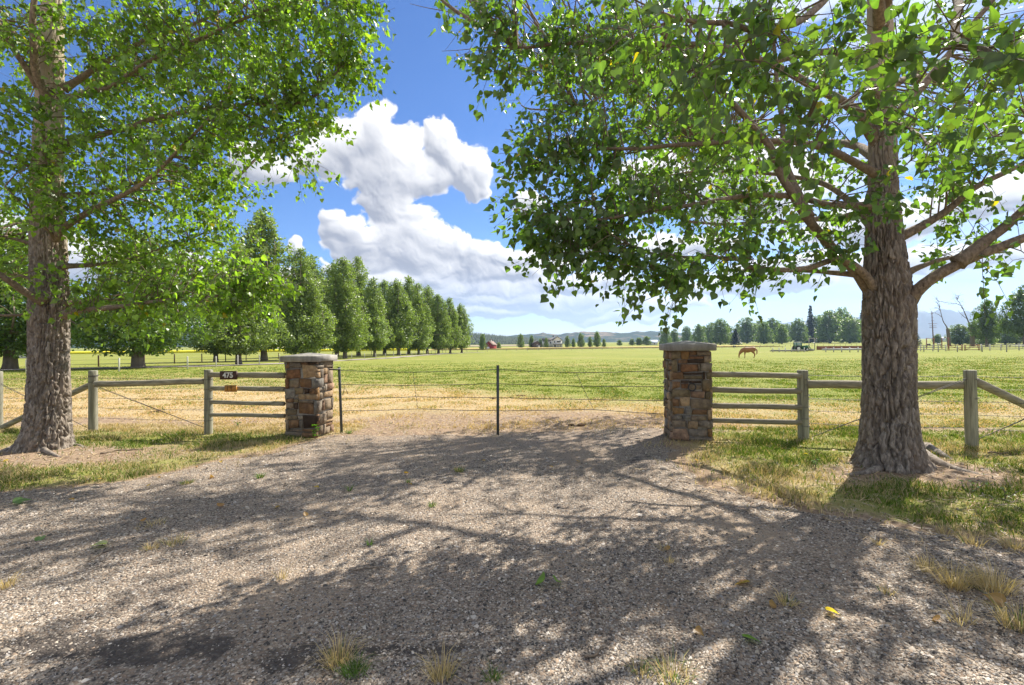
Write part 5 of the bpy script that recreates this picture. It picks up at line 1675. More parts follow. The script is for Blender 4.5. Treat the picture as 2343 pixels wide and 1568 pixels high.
ridge('mountain_range', 'hazy blue mountain range with thin snow patches far away', [(1000, 6), (1400, 15), (1600, 22), (1800, 42), (1880, 50), (1960, 54), (2060, 62), (2110, 69), (2135, 64), (2160, 72), (2190, 63), (2230, 61), (2262, 66), (2343, 58), (2500, 56), (2800, 40), (3200, 20)],
      6600, 1100, M['mountain'], 3.0, 0.4)
ridge('hills', 'dry brown hills with dark wooded gullies behind the white house', [(900, 10), (1100, 16), (1180, 20), (1240, 24), (1290, 22), (1330, 26), (1400, 25), (1450, 24), (1500, 26), (1540, 24), (1600, 14), (1700, 8), (1900, 4)],
      3600, 700, M['hill'], 7.0, 0.6)
ridge('hills', 'blue wooded hills glimpsed between the left trees', [(-700, 40), (-200, 60), (100, 55), (300, 50), (500, 44), (700, 30), (900, 22), (1050, 16), (1150, 8)], 2600, 600, M['hill'], 11.0, 0.5)
ridge('hills', 'dark conifer-covered hill beyond the red barn', [(960, 20), (1030, 24), (1080, 26), (1110, 23), (1140, 19), (1170, 16), (1200, 14), (1250, 10), (1320, 3)], 1500, 260, M['wooded'], 15.0, 0.3)


def forest():
    g = np.random.default_rng(8); n = 2600
    px = g.uniform(960, 1310, n); v = g.uniform(-0.95, 0.1, n)
    Y = 1500 + v * 260
    hh = np.interp(px, [960, 1030, 1080, 1110, 1140, 1170, 1200, 1250, 1320], [20, 24, 26, 23, 19, 16, 14, 10, 3]) * 1500 / F
    z_ = hh * (1 - np.abs(v)) ** 0.9 - 8
    X = (px - CX) / F * Y
    h = g.uniform(7, 13, n); r = h * 0.2
    b = np.array([[1, 0, 0], [-.5, .87, 0], [-.5, -.87, 0], [0, 0, 1]])
    V = np.stack([X, Y, z_ - 1.0], -1)[:, None] + b[None] * np.stack([r, r, h], -1)[:, None]
    T = np.array([[0, 1, 3], [1, 2, 3], [2, 0, 3]])
    Fc = (np.arange(n)[:, None, None] * 4 + T[None]).reshape(-1, 3)
    col = np.repeat(np.array([0.028, 0.045, 0.022]) * g.uniform(0.6, 1.5, (n, 1)), 4, 0)
    props(mk('forest', V.reshape(-1, 3), Fc, M['stones'], col=col), 'dense conifer forest on the dark hill', kind='stuff')


forest()

# ------------------------------------------------------------------ distant trees right and middle
def far_tree(px, y_top, y_base, Y, label, k, width=1.0, group=None, name='poplar_tree', proto=None):
    loc = onground(px, Y)
    h = at(px, y_top, Y)[2] - loc[2]
    place_tree((proto or PT)[k % len(proto or PT)], tuple(loc), label, group, k * 1.9, (h / 20 * width, h / 20 * width, h / 20), name=name)


GR = 'trees along the far right side of the pasture'
LOWT = [tree_proto(row_tree(20, 5.5, 180 + i, 11000, 15, 1.3, 0.5, (0.150, 0.225, 0.080), 1.1, 0.4, 0.25)) for i in range(3)]
rt = [(1524, 749, 1.05), (1543, 752, 1.1), (1571, 745, 1.1), (1600, 741, 1.1), (1627, 737, 1.0), (1648, 728, 1.25), (1666, 741, 0.9), (1709, 725, 1.35), (1748, 734, 1.15), (1768, 727, 1.2), (1789, 741, 1.1),
      (1826, 727, 1.2), (1873, 721, 1.5), (1899, 709, 1.5), (1925, 702, 1.1), (1944, 724, 1.4), (1966, 730, 1.2)]
for i, (px, yt, wd) in enumerate(rt):
    k = i + 1
    lab = (f'leafy tree, {NTH[i]} from the left in the far line behind the right rails' if i < 14 else f'leafy tree close left of the big right trunk, {NTH[len(rt) - 1 - i]} of three counted from it')
    far_tree(px, yt, 790, 520 + 37 * ((i * 7) % 5), lab, i, wd * 1.05, GR, proto=LOWT, name='leafy_tree')
bk = [(1690, 742, 1.0), (1735, 733, 1.2), (1800, 740, 1.3), (1612, 745, 1.2), (1775, 738, 1.2)]
for i, (px, yt, wd) in enumerate(bk):
    far_tree(px, yt, 790, 760, f'paler hazy tree rising behind the far right tree line, {NTH[i]} of five', i, wd * 1.05, 'hazy trees behind the far line', proto=LOWT, name='leafy_tree')
mt = [(1192, 763, 0.9, 'round tree standing left of the dark shed by the white house'), (1216, 767, .85, 'round tree hiding part of the dark shed'), (1236, 775, .9, 'low bushy tree right of the dark shed'),
      (1250, 772, .8, 'narrow tree at the left wall of the white house'), (1298, 768, .9, 'tree at the right wall of the white house'), (1312, 774, .85, 'lower yellowish tree next to the white house garden'),
      (1329, 762, 1.0, 'tall round tree, first right of the white house garden'), (1350, 770, .85, 'narrow tree between two taller trees right of the white house'), (1366, 757, .85, 'tallest slim tree right of the white house'), (1382, 775, .9, 'lowest tree ending the white house row')]
for i, (px, yt, wd, lab) in enumerate(mt):
    far_tree(px, yt, 797, 395 + (i % 3) * 8, lab, i, wd * 0.95, 'trees round the white house', proto=LOWT, name='leafy_tree')
far_tree(1104, 763, 797, 330, 'bright green conical tree beside the red barn', 1, 0.8, proto=LOWT, name='leafy_tree')
far_tree(1141, 783, 797, 360, 'small round tree at the right wall of the red barn', 2, 1.2, proto=LOWT, name='leafy_tree')
for i, px in enumerate((1418, 1446, 1462, 1480)):
    far_tree(px, 778 - 3 * i, 790, 560, f'bushy low tree left of the blue-roofed house, {NTH[i]} from the left', i, 1.7, 'bushes by the blue-roofed house', proto=LOWT, name='bushy_tree')
far_tree(1512, 779, 790, 600, 'bushy low tree right of the blue-roofed house', 4, 1.6, 'bushes by the blue-roofed house', proto=LOWT, name='bushy_tree')
# far right: big old cottonwoods beyond the corral
OLD = [tree_proto(row_tree(20, 7.0, 200 + i, 15000, 12, 5.0, 0.42, (0.085, 0.140, 0.045), 1.1, 0.6, 0.4), 'cottonwood_tree') for i in range(2)]
far_tree(2258, 684, 778, 230, 'tall open cottonwood with dead top behind the corral gate', 0, 0.75, proto=OLD, name='cottonwood_tree')
far_tree(2345, 652, 778, 210, 'large dark cottonwood cut by the right edge of the picture', 1, 0.8, proto=OLD, name='cottonwood_tree')
for i, (px, yt, Y, wd) in enumerate(((2196, 742, 330, 1.9), (2235, 730, 320, 1.2), (2258, 752, 260, 1.6), (2300, 728, 330, 1.3), (2325, 745, 330, 1.6))):
    far_tree(px, yt, 776, Y, f'dense leafy tree behind the corral, {NTH[i]} right of the leaning dead tree', i, wd, 'leafy trees behind the corral', proto=LOWT, name='leafy_tree')
far_tree(2145, 764, 776, 420, 'yellowish bush beside the power pole foot', 1, 1.6, proto=LOWT, name='bush')
far_tree(2190, 768, 776, 420, 'yellowish bush between the two dead trees', 2, 1.4, proto=LOWT, name='bush')


def spruce(H, seed, dense=1.0, base=(0.020, 0.038, 0.024)):
    g = np.random.default_rng(seed); mb = MB()
    mb.add(*tube(np.array([[0, 0, -.3], [0, 0, H]]), np.array([0.3, 0.03]), 6, False))
    P, T, S = [], [], []
    for z_ in np.arange(0.8, H * 0.98, 0.42):
        R_ = (H - z_) * 0.22 * g.uniform(0.75, 1.15) + 0.15
        for k in range(int(9 * dense)):
            a = g.uniform(0, 6.283); n = max(2, int(R_ / 0.35))
            for q in range(n):
                rr_ = R_ * (q + g.random()) / n
                P.append([math.cos(a) * rr_, math.sin(a) * rr_, z_ - 0.25 * rr_ + g.normal() * .1]); T.append([math.cos(a) + g.normal() * .4, math.sin(a) + g.normal() * .4, -0.35]); S.append(0.75)
    P, T, S = np.array(P), np.array(T), np.array(S)
    col = np.array(base) * g.uniform(0.6, 1.5, (len(P), 1))
    V, Fc, cc = leaf_mesh(P, T, g.normal(size=P.shape) + [0, 0, 1], S, col, KITE_V, KITE_F)
    V0, F0 = mb.out()
    return mesh_data('trunk', V0, F0, M['far_bark']), mesh_data('crown', V, Fc, M['rowleaf'], col=cc)


SP = [tree_proto(spruce(20, 300), 'spruce_tree')]
far_tree(1855, 697, 790, 640, 'tall dark spruce rising above the far tree line', 0, 0.75, proto=SP, name='spruce_tree')
far_tree(1974, 708, 790, 660, 'dark conifer half hidden by the big right trunk', 0, 1.0, proto=SP, name='spruce_tree')
far_tree(2094, 752, 776, 300, 'small blue spruce right of the big trunk', 0, 1.6, proto=SP, name='spruce_tree')
far_tree(1683, 752, 790, 500, 'small feathery conifer in the far tree line', 0, 1.7, proto=SP, name='spruce_tree')


# dead trees -------------------------------------------------------
def dead_tree(label, trunk_px, tips, Y, seed, r0):
    g = np.random.default_rng(seed)
    P = np.array(A(*[(x, y, Y) for x, y in trunk_px]))
    P[0][2] = gz(P[0][0], P[0][1]) - 0.3
    root = thing('dead_tree', label, 'tree', (P[0][0], P[0][1], P[0][2] + 0.3), 'dead trees by the power pole')
    c = smooth_path(P, 26)
    mk('trunk', *tube(c, np.concatenate([np.linspace(r0, r0 * 0.75, 8), np.linspace(r0 * 0.34, r0 * 0.05, 18)]), 8), M['far_bark'], root)
    for (i, x, y) in tips:
        s = c[int(i * 25)]
        e = at(x, y, Y) + np.array([0, g.uniform(-3, 3), 0])
        b = smooth_path([s, s + (e - s) * 0.5 + g.normal(size=3) * 0.4 + [0, 0, .5], e], 9)
        mb = MB().add(*tube(b, np.linspace(r0 * 0.16, 0.03, 9), 5, False))
        for q in range(7):
            u = b[g.integers(3, 9)]; v = u + (e - s) / np.linalg.norm(e - s) * g.uniform(.5, 2.0) + g.normal(size=3) * 1.1
            mb.add(*tube(np.array([u, v]), np.array([0.05, 0.02]), 3, False))
        mb.build('branch', M['far_bark'], root)


dead_tree('bare dead tree with snapped thick base next to the power pole', [(2172, 777), (2169, 760), (2166, 748), (2158, 735), (2152, 712), (2148, 690)], [(0.9, 2142, 690), (1.0, 2146, 686), (0.85, 2160, 700), (0.7, 2140, 712), (1.0, 2152, 693), (0.8, 2136, 704)], 250, 1, 0.85)
dead_tree('taller leaning dead tree with pale bare crown', [(2226, 776), (2223, 755), (2218, 742), (2210, 722), (2200, 700), (2190, 686)], [(0.95, 2182, 680), (1.0, 2192, 677), (0.8, 2180, 695), (0.9, 2205, 690), (0.55, 2186, 712), (0.75, 2213, 704), (1.0, 2198, 682)], 240, 2, 0.95)

# ------------------------------------------------------------------ buildings
def mat_c(name, c, var=0.12, rough=0.7):
    M[name] = material(name, m_flat(c, var, 0.6, 0), rough, 0.3)


mat_c('white_siding', (0.72, 0.72, 0.70)); mat_c('roof_grey', (0.085, 0.080, 0.080)); mat_c('barn_red', (0.27, 0.030, 0.028)); mat_c('window_glass', (0.03, 0.04, 0.05), 0.1, 0.15)
mat_c('roof_blue', (0.36, 0.42, 0.50)); mat_c('roof_brown', (0.20, 0.13, 0.10)); mat_c('shed_brown', (0.10, 0.075, 0.06)); mat_c('trim', (0.75, 0.75, 0.74)); mat_c('rust_red', (0.30, 0.13, 0.085), 0.25); mat_c('tractor_green', (0.05, 0.16, 0.09)); mat_c('tyre', (0.03, 0.03, 0.03))
mat_c('cab_glass', (0.35, 0.45, 0.45), 0.1, 0.2); mat_c('pipe_metal', (0.55, 0.55, 0.54), 0.15, 0.5); mat_c('grey_board', (0.36, 0.34, 0.31), 0.25); mat_c('white_post', (0.62, 0.60, 0.55), 0.2); mat_c('pole_brown', (0.16, 0.10, 0.075), 0.3)


def house(name, label, px, Y, w, d, wall_h, roof_h, wall, roof, rot=0.0, windows=(), doors=(), gable='front', chimney=None, porch=None, cat='house'):
    c = onground(px, Y)
    root = thing(name, label, cat, tuple(c))
    root.rotation_euler = (0, 0, rot)
    L = lambda V: np.asarray(V, float) + c
    mk('wall', L(box((0, 0, wall_h / 2 - .2), (w, d, wall_h + .4))[0]), BOXF, wall, root)
    o_ = 0.4
    if gable == 'front':     # ridge runs away from the viewer
        V = [[-w / 2 - o_, -d / 2 - o_, wall_h - .15], [w / 2 + o_, -d / 2 - o_, wall_h - .15], [0, -d / 2 - o_, wall_h + roof_h], [-w / 2 - o_, d / 2 + o_, wall_h - .15], [w / 2 + o_, d / 2 + o_, wall_h - .15], [0, d / 2 + o_, wall_h + roof_h]]
        G = [[-w / 2, -d / 2 + .01, wall_h - .02], [w / 2, -d / 2 + .01, wall_h - .02], [0, -d / 2 + .01, wall_h + roof_h - .25], [-w / 2, d / 2 - .01, wall_h - .02], [w / 2, d / 2 - .01, wall_h - .02], [0, d / 2 - .01, wall_h + roof_h - .25]]
    else:
        V = [[-w / 2 - o_, -d / 2 - o_, wall_h - .15], [-w / 2 - o_, d / 2 + o_, wall_h - .15], [-w / 2 - o_, 0, wall_h + roof_h], [w / 2 + o_, -d / 2 - o_, wall_h - .15], [w / 2 + o_, d / 2 + o_, wall_h - .15], [w / 2 + o_, 0, wall_h + roof_h]]
        G = [[-w / 2 + .01, -d / 2, wall_h - .02], [-w / 2 + .01, d / 2, wall_h - .02], [-w / 2 + .01, 0, wall_h + roof_h - .25], [w / 2 - .01, -d / 2, wall_h - .02], [w / 2 - .01, d / 2, wall_h - .02], [w / 2 - .01, 0, wall_h + roof_h - .25]]
    V = np.array(V); Vt = np.concatenate([V, V + [0, 0, 0.18]])
    Q = np.array([[0, 2, 5, 3], [2, 1, 4, 5], [6, 9, 11, 8], [8, 11, 10, 7], [0, 3, 9, 6], [1, 7, 10, 4], [0, 6, 8, 2], [2, 8, 7, 1], [3, 5, 11, 9], [5, 4, 10, 11]])
    rf = mk('roof', L(Vt), Q, roof, root)
    mk('gable', L(G), [np.array([[0, 1, 2], [3, 5, 4]])], wall, root)
    for (x, z_, ww, hh) in windows:
        wi = mk('window', L(box((x, -d / 2 - .03, z_), (ww + .2, .08, hh + .2))[0]), BOXF, M['trim'], root)
        mk('pane', L(box((x, -d / 2 - .08, z_), (ww, .06, hh))[0]), BOXF, M['window_glass'], wi)
    for (x, ww, hh) in doors:
        mk('door', L(box((x, -d / 2 - .04, hh / 2), (ww, .1, hh))[0]), BOXF, M['trim'], root)
    if chimney:
        x, ww, hh, m_ = chimney
        mk('chimney', L(box((x, 0, wall_h + roof_h + hh / 2 - .3), (ww, ww, hh))[0]), BOXF, m_, rf)
        mk('chimney_cap', L(box((x, 0, wall_h + roof_h + hh - .2), (ww + .4, ww + .4, .2))[0]), BOXF, roof, rf)
    if porch:
        ph, pd = porch
        mk('porch_roof', L(box((0, -d / 2 - pd / 2, ph), (w + .6, pd, .35))[0]), BOXF, roof, root)
        for x in np.linspace(-w / 2 + .2, w / 2 - .2, 4):
            mk('porch_post', L(box((x, -d / 2 - pd + .25, ph / 2 - .1), (.28, .28, ph + .1))[0]), BOXF, M['trim'], root)
    return root


house('white_house', 'white two-storey gabled house with porch among trees at the far edge', 1273, 405, 7.6, 10, 6.4, 3.0, M['white_siding'], M['roof_grey'], 0.1, [(-2.4, 5.0, 1.0, 1.3), (-0.2, 5.2, .9, 1.3), (.9, 5.2, .9, 1.3), (2.0, 5.2, .9, 1.3), (-2.2, 1.6, 1.2, 1.5)], [(0.6, 1.4, 2.3)], porch=(3.0, 2.4), chimney=(-2.6, .8, 1.2, M['roof_brown']))
house('house_wing', 'grey-roofed side wing running behind the white gabled house', 1258, 412, 12, 7, 5.6, 2.6, M['white_siding'], M['roof_grey'], 0.1, [(-3, 4.4, 1, 1.3), (0, 4.4, 1, 1.3)], gable='side', cat='house')
house('red_barn', 'small red barn with cupola and white trim at the far fence', 1123, 345, 5.4, 8, 3.3, 2.6, M['barn_red'], M['roof_brown'], -0.35, [(-.9, 3.6, .8, .7)], [(-0.5, 2.2, 2.0)], chimney=(0, 1.0, 1.4, M['trim']), cat='barn')
house('shed', 'dark wooden shed between the trees left of the white house', 1226, 400, 6.0, 6, 3.4, 2.4, M['shed_brown'], M['roof_grey'], 0.3, [(0, 2, 1.2, 1)], [(1.6, 1.4, 2.1)], cat='shed')
house('ranch_house', 'low house with pale blue metal roof and golden field before it', 1491, 590, 13, 10, 2.6, 3.4, M['white_siding'], M['roof_blue'], -0.2, [(-3, 1.5, 1.4, 1.2), (3, 1.5, 1.4, 1.2)], gable='side')
house('white_garage', 'long white building with wide doors under the far right trees', 1839, 700, 15, 9, 3.0, 3.0, M['white_siding'], M['roof_brown'], 0.12, [], [(-4.5, 3, 2.4), (-.5, 3, 2.4), (3.5, 3, 2.4)], gable='side', cat='building')
house('white_cottage', 'white cottage with dark window between the trunks of the far trees', 1880, 720, 18, 8, 3.4, 2.6, M['white_siding'], M['roof_grey'], 0.05, [(-5, 1.8, 1.6, 1.5), (0, 1.8, 1.6, 1.5), (5, 1.8, 1.6, 1.5)], gable='side', cat='house')
house('farm_shed', 'low grey building behind the broad cottonwood at the left edge', 62, 160, 9, 6, 2.4, 1.4, M['white_siding'], M['roof_grey'], 0.2, [(-2, 1.3, 1, .8)], [(2, 1, 2)], gable='side', cat='building')
house('distant_house', 'tiny blue-roofed house at the mountain foot by the power pole', 2153, 620, 15, 10, 3, 3, M['white_siding'], M['roof_blue'], 0, [(-3, 1.6, 1.6, 1.2)], [(3, 1.2, 2.1)], gable='side')

# ------------------------------------------------------------------ distant fences
def wire_fence(label, pts, n, h, r, mat, wires=3, wmat=None, group=None, name='wire_fence', cat='fence', square=False):
    p = smooth_path([(x, y, 0) for x, y in pts], 200)
    s = np.concatenate([[0], np.cumsum(np.linalg.norm(np.diff(p, axis=0), axis=1))])
    q = np.stack([np.interp(np.linspace(0, s[-1], n), s, p[:, k]) for k in range(2)], -1)
    z_ = gz(q[:, 0], q[:, 1])
    root = thing(name, label, cat, (q[0][0], q[0][1], float(z_[0])), group)
    me = None
    for i in range(n):
        hh = h * (1 + 0.07 * math.sin(i * 12.9)); tl = 0.03 * math.sin(i * 7.7)
        V, Fs = (tube(np.array([[0, 0, -.3], [tl, 0, hh - .03], [tl, 0, hh]]), np.array([r, r * .95, r * .7]), 8) if not square else
                 (np.concatenate([box((0, 0, hh / 2 - .1), (2 * r, 2 * r, hh + .2))[0]]), [BOXF]))
        mk('post', V + np.array([q[i][0], q[i][1], z_[i]]), Fs, mat, root)
    for k in range(wires):
        zz = h * (0.3 + 0.6 * k / max(1, wires - 1))
        mk('wire', *tube(np.column_stack([q[:, 0], q[:, 1] + r, z_ + zz]), 0.006 if wmat is None else 0.011, 4, False), wmat or M['wire'], root)
    return root, q, z_


def at_px(lst):
    return [tuple(onground(px, Y)[:2]) for px, Y in lst]


wire_fence('short white-post wire fence curving along the avenue', at_px([(60, 37), (240, 39), (329, 41), (418, 44), (492, 50), (554, 57), (606, 63), (690, 74), (758, 82), (812, 91), (856, 100), (900, 112), (940, 128), (975, 150), (1020, 180)]), 27, 1.1, 0.062, M['white_post'], 3)
wire_fence('dark-post wire fence on the far side of the farm lane', at_px([(225, 55), (330, 62), (370, 66), (480, 78), (600, 96), (700, 118), (800, 140), (900, 165)]), 17, 1.3, 0.08, M['pole_brown'], 3)
wire_fence('wire fence of thin posts along the far side of the pasture', at_px([(1068, 215), (1180, 235), (1290, 245), (1500, 262), (1700, 255), (1790, 240)]), 30, 1.3, 0.09, M['grey_board'], 3)
wire_fence('low leaning grey post fence in front of the corral', at_px([(2070, 112), (2120, 108), (2165, 103), (2221, 100), (2285, 97), (2350, 92)]), 7, 1.25, 0.10, M['grey_board'], 2)
wire_fence('wire fence before the far right trees', at_px([(1640, 330), (1760, 330), (1850, 340), (1960, 350)]), 24, 1.3, 0.09, M['pole_brown'], 3)
wire_fence('thin pasture fence line behind the corral', at_px([(2085, 190), (2150, 185), (2250, 180), (2350, 170)]), 16, 1.3, 0.08, M['pole_brown'], 2)
wire_fence('white board fence in front of the white house garden', at_px([(1395, 330), (1440, 325), (1490, 322)]), 8, 1.2, 0.09, M['white_post'], 2, M['trim'])


def board_fence(label, lst, n, h, boards, mat):
    p = smooth_path([(x, y, 0) for x, y in at_px(lst)], n)
    z_ = gz(p[:, 0], p[:, 1])
    root = thing('board_fence', label, 'fence', (p[0][0], p[0][1], float(z_[0])))
    for i in range(n):
        mk('post', box((p[i][0], p[i][1], z_[i] + h / 2), (.16, .16, h + .3))[0], BOXF, M['white_post'], root)
    for k in range(boards):
        zz = h * (0.28 + 0.66 * k / (boards - 1))
        for i in range(n - 1):
            a_ = np.array([p[i][0], p[i][1] - .1, z_[i] + zz]); b_ = np.array([p[i + 1][0], p[i + 1][1] - .1, z_[i + 1] + zz])
            d = (b_ - a_); nrm = np.array([-d[1], d[0], 0]); nrm /= np.linalg.norm(nrm)
            o = [(-.02, -.075), (.02, -.075), (.02, .075), (-.02, .075)]
            V = np.array([a_ + nrm * u + [0, 0, v] for u, v in o] + [b_ + nrm * u + [0, 0, v] for u, v in o])
            mk('board', V, BOXF, mat, root)
    return root


board_fence('grey three-board corral fence right of the big trunk', [(2080, 118), (2120, 117), (2164, 116)], 4, 1.45, 3, M['grey_board'])
board_fence('grey three-board corral fence running from the brown gate to the picture edge', [(2245, 116), (2290, 114), (2380, 110)], 5, 1.45, 3, M['grey_board'])
board_fence('dark board fence in front of the distant white house', [(1205, 300), (1260, 302), (1330, 306), (1390, 310)], 14, 1.3, 2, M['shed_brown'])


def swing_gate(label, x0, x1, Y, flip):
    a_, b_ = onground(x0, Y), onground(x1, Y)
    root = thing('field_gate', label, 'gate', tuple(a_), 'brown corral gates')
    d = b_ - a_; L = np.linalg.norm(d[:2]); e = d / L
    for k, zz in enumerate((0.25, 0.75, 1.35)):
        V, Fb = box((0, 0, 0), (L, .06, .13), math.atan2(e[1], e[0])); mk('board', V + (a_ + b_) / 2 + [0, 0, zz], Fb, M['rust_red'], root)
    for x in (0.06, .35, L - .35, L - .06):
        V, Fb = box((0, 0, 0), (.12, .07, 1.4), math.atan2(e[1], e[0])); mk('upright', V + a_ + e * x + [0, 0, .75], Fb, M['rust_red'], root)
    p0, p1 = (a_ + e * .4, b_ - e * .4) if flip else (b_ - e * .4, a_ + e * .4)
    mk('diagonal', *tube(np.array([p0 + [0, 0, 1.3], p1 + [0, 0, .3]]), .06, 5), M['rust_red'], root)


swing_gate('brown wooden corral gate leaf, the one nearer the big trunk', 2168, 2203, 116, True)
swing_gate('brown wooden corral gate leaf, the one nearer the picture edge', 2206, 2242, 116, False)

# goal-post frames
for (xa, xb, ya, yb_, Y, m_, lab) in ((1851, 1864, 745 + 29, 806, 150, 'grey_board', 'tall grey timber gateway frame standing before the far white garage'),
                                      (2120, 2137, 774, 788, 160, 'rust_red', 'rusty pipe gateway frame near the power pole'), (2155, 2170, 773, 788, 160, 'rust_red', 'rusty pipe gateway frame near the snapped dead tree')):
    a_, b_ = onground(xa, Y), onground(xb, Y); zt_ = at(xa, ya, Y)[2]
    root = thing('gateway_frame', lab, 'gateway', tuple(a_))
    for p in (a_, b_):
        mk('post', *tube(np.array([p - [0, 0, .3], [p[0], p[1], zt_]]), .13, 8), M[m_], root)
    mk('crossbar', *tube(np.array([[a_[0] - .2, a_[1], zt_ - .1], [b_[0] + .2, b_[1], zt_ - .1]]), .08, 6), M[m_], root)

# power pole
a_ = onground(2136, 300); e_ = at(2132, 713, 300)
root = thing('power_pole', 'brown power pole with crossarms leaning before the mountains', 'pole', tuple(a_))
mk('pole', *tube(np.array([a_ - [0, 0, .5], e_]), np.array([.34, .2]), 8), M['pole_brown'], root)
for (y_, w_) in ((718, 1.2), (726, 1.2), (734, 1.6), (741, 5.5), (746, 4.2), (750, 4.6)):
    c_ = a_ + (e_ - a_) * ((at(2134, y_, 300)[2] - a_[2]) / (e_[2] - a_[2]))
    mk('crossarm', *tube(np.array([c_ - [w_ / 2, .25, 0], c_ + [w_ / 2, -.25, 0]]), .12, 5), M['pole_brown'], root)

# pipes and panels by the right fence
def pipe_pile(label, x0, x1, Y, n, zz, slope=0.0, mat='pipe_metal'):
    a_, b_ = onground(x0, Y), onground(x1, Y + slope)
    root = thing('pipe_stack', label, 'pipes', tuple(a_))
    for k in range(n):
        off = np.array([0, (k % 4) * .24, zz + (k // 4) * .2])
        mk('pipe', *tube(np.array([a_ + off + [0.3 * math.sin(k * 3.1), 0, 0], b_ + off + [0.3 * math.cos(k * 2.2), 0, 0]]), .11, 7), M[mat], root)
    for t_ in np.linspace(0.04, 0.96, 6):
        p = a_ + (b_ - a_) * t_
        mk('post', box((p[0], p[1] - .25, p[2] + .55), (.16, .16, 1.3))[0], BOXF, M['white_post'], root)


pipe_pile('long bright stack of irrigation pipes on posts left of the big trunk', 1884, 1985, 118, 8, .55, -6)
pipe_pile('low stack of grey irrigation pipes lying before the tractor', 1764, 1842, 125, 6, .30, -3, 'grey_board')
pipe_pile('white irrigation pipe line slanting at the right picture edge', 2305, 2400, 180, 4, .8, -40)
a_, b_ = onground(1868, 150), onground(1990, 140)
root = thing('windbreak_panel', 'long low rust-brown windbreak wall behind the irrigation pipes', 'wall', tuple(a_))
L_ = np.linalg.norm((b_ - a_)[:2])
for k in range(4):
    p = a_ + (b_ - a_) * (k + .5) / 4
    V, Fb = box((0, 0, .7), (L_ / 4 - .02, .08, 1.2), math.atan2((b_ - a_)[1], (b_ - a_)[0])); mk('panel', V + p, Fb, M['rust_red'], root)


def tractor():
    c_ = onground(1829, 135)
    root = thing('tractor', 'small green tractor with white cab parked beyond the pipes', 'tractor', tuple(c_))
    T = lambda ctr, s: box(np.array(ctr) + c_, s)[0]
    mk('bonnet', T((1.3, 0, 1.15), (1.9, .9, .8)), BOXF, M['tractor_green'], root)
    mk('chassis', T((.3, 0, .75), (3.6, .6, .4)), BOXF, M['tractor_green'], root)
    cb = mk('cab', T((-.5, 0, 2.6), (1.6, 1.5, .14)), BOXF, M['trim'], root)
    mk('glass', T((-.5, 0, 1.95), (1.4, 1.3, 1.2)), BOXF, M['cab_glass'], cb)
    for x in (-1.25, .25):
        for y in (-.7, .7):
            mk('pillar', T((x, y, 1.9), (.1, .1, 1.35)), BOXF, M['tractor_green'], cb)
    for (x, r_, y) in ((-.8, .8, -.85), (-.8, .8, .85), (1.7, .5, -.7), (1.7, .5, .7)):
        p = c_ + [x, y, r_]
        wh = mk('wheel', *tube(np.array([p - [0, .2, 0], p + [0, .2, 0]]), r_, 16), M['tyre'], root)
        mk('rim', *tube(np.array([p - [0, .215, 0], p + [0, .215, 0]]), r_ * .55, 12), M['trim'], wh)
    mk('loader_arm', *tube(np.array([c_ + [.6, -.6, 1.5], c_ + [2.2, -.6, 1.7], c_ + [3.0, -.6, .5]]), .09, 6), M['tractor_green'], root)
    mk('bucket', T((3.2, 0, .4), (.6, 1.8, .6)), BOXF, M['grey_board'], root)


tractor()


# ------------------------------------------------------------------ air
hz = bpy.data.materials.new('haze'); hz.use_nodes = True
t = NT(hz.node_tree)
hz.node_tree.nodes.remove(hz.node_tree.nodes['Principled BSDF'])
pv = t.n('ShaderNodeVolumePrincipled')
pv.inputs['Color'].default_value = (0.46, 0.66, 1.0, 1.0)
pv.inputs['Density'].default_value = 8.0e-5
pv.inputs['Anisotropy'].default_value = 0.35
t.put(hz.node_tree.nodes['Material Output'].inputs['Volume'], pv.outputs[0])
V, Fb = box((0, 0, 225), (17200, 17200, 470))
props(mk('haze', V, Fb, hz), 'thin blue summer haze filling the valley', kind='stuff')

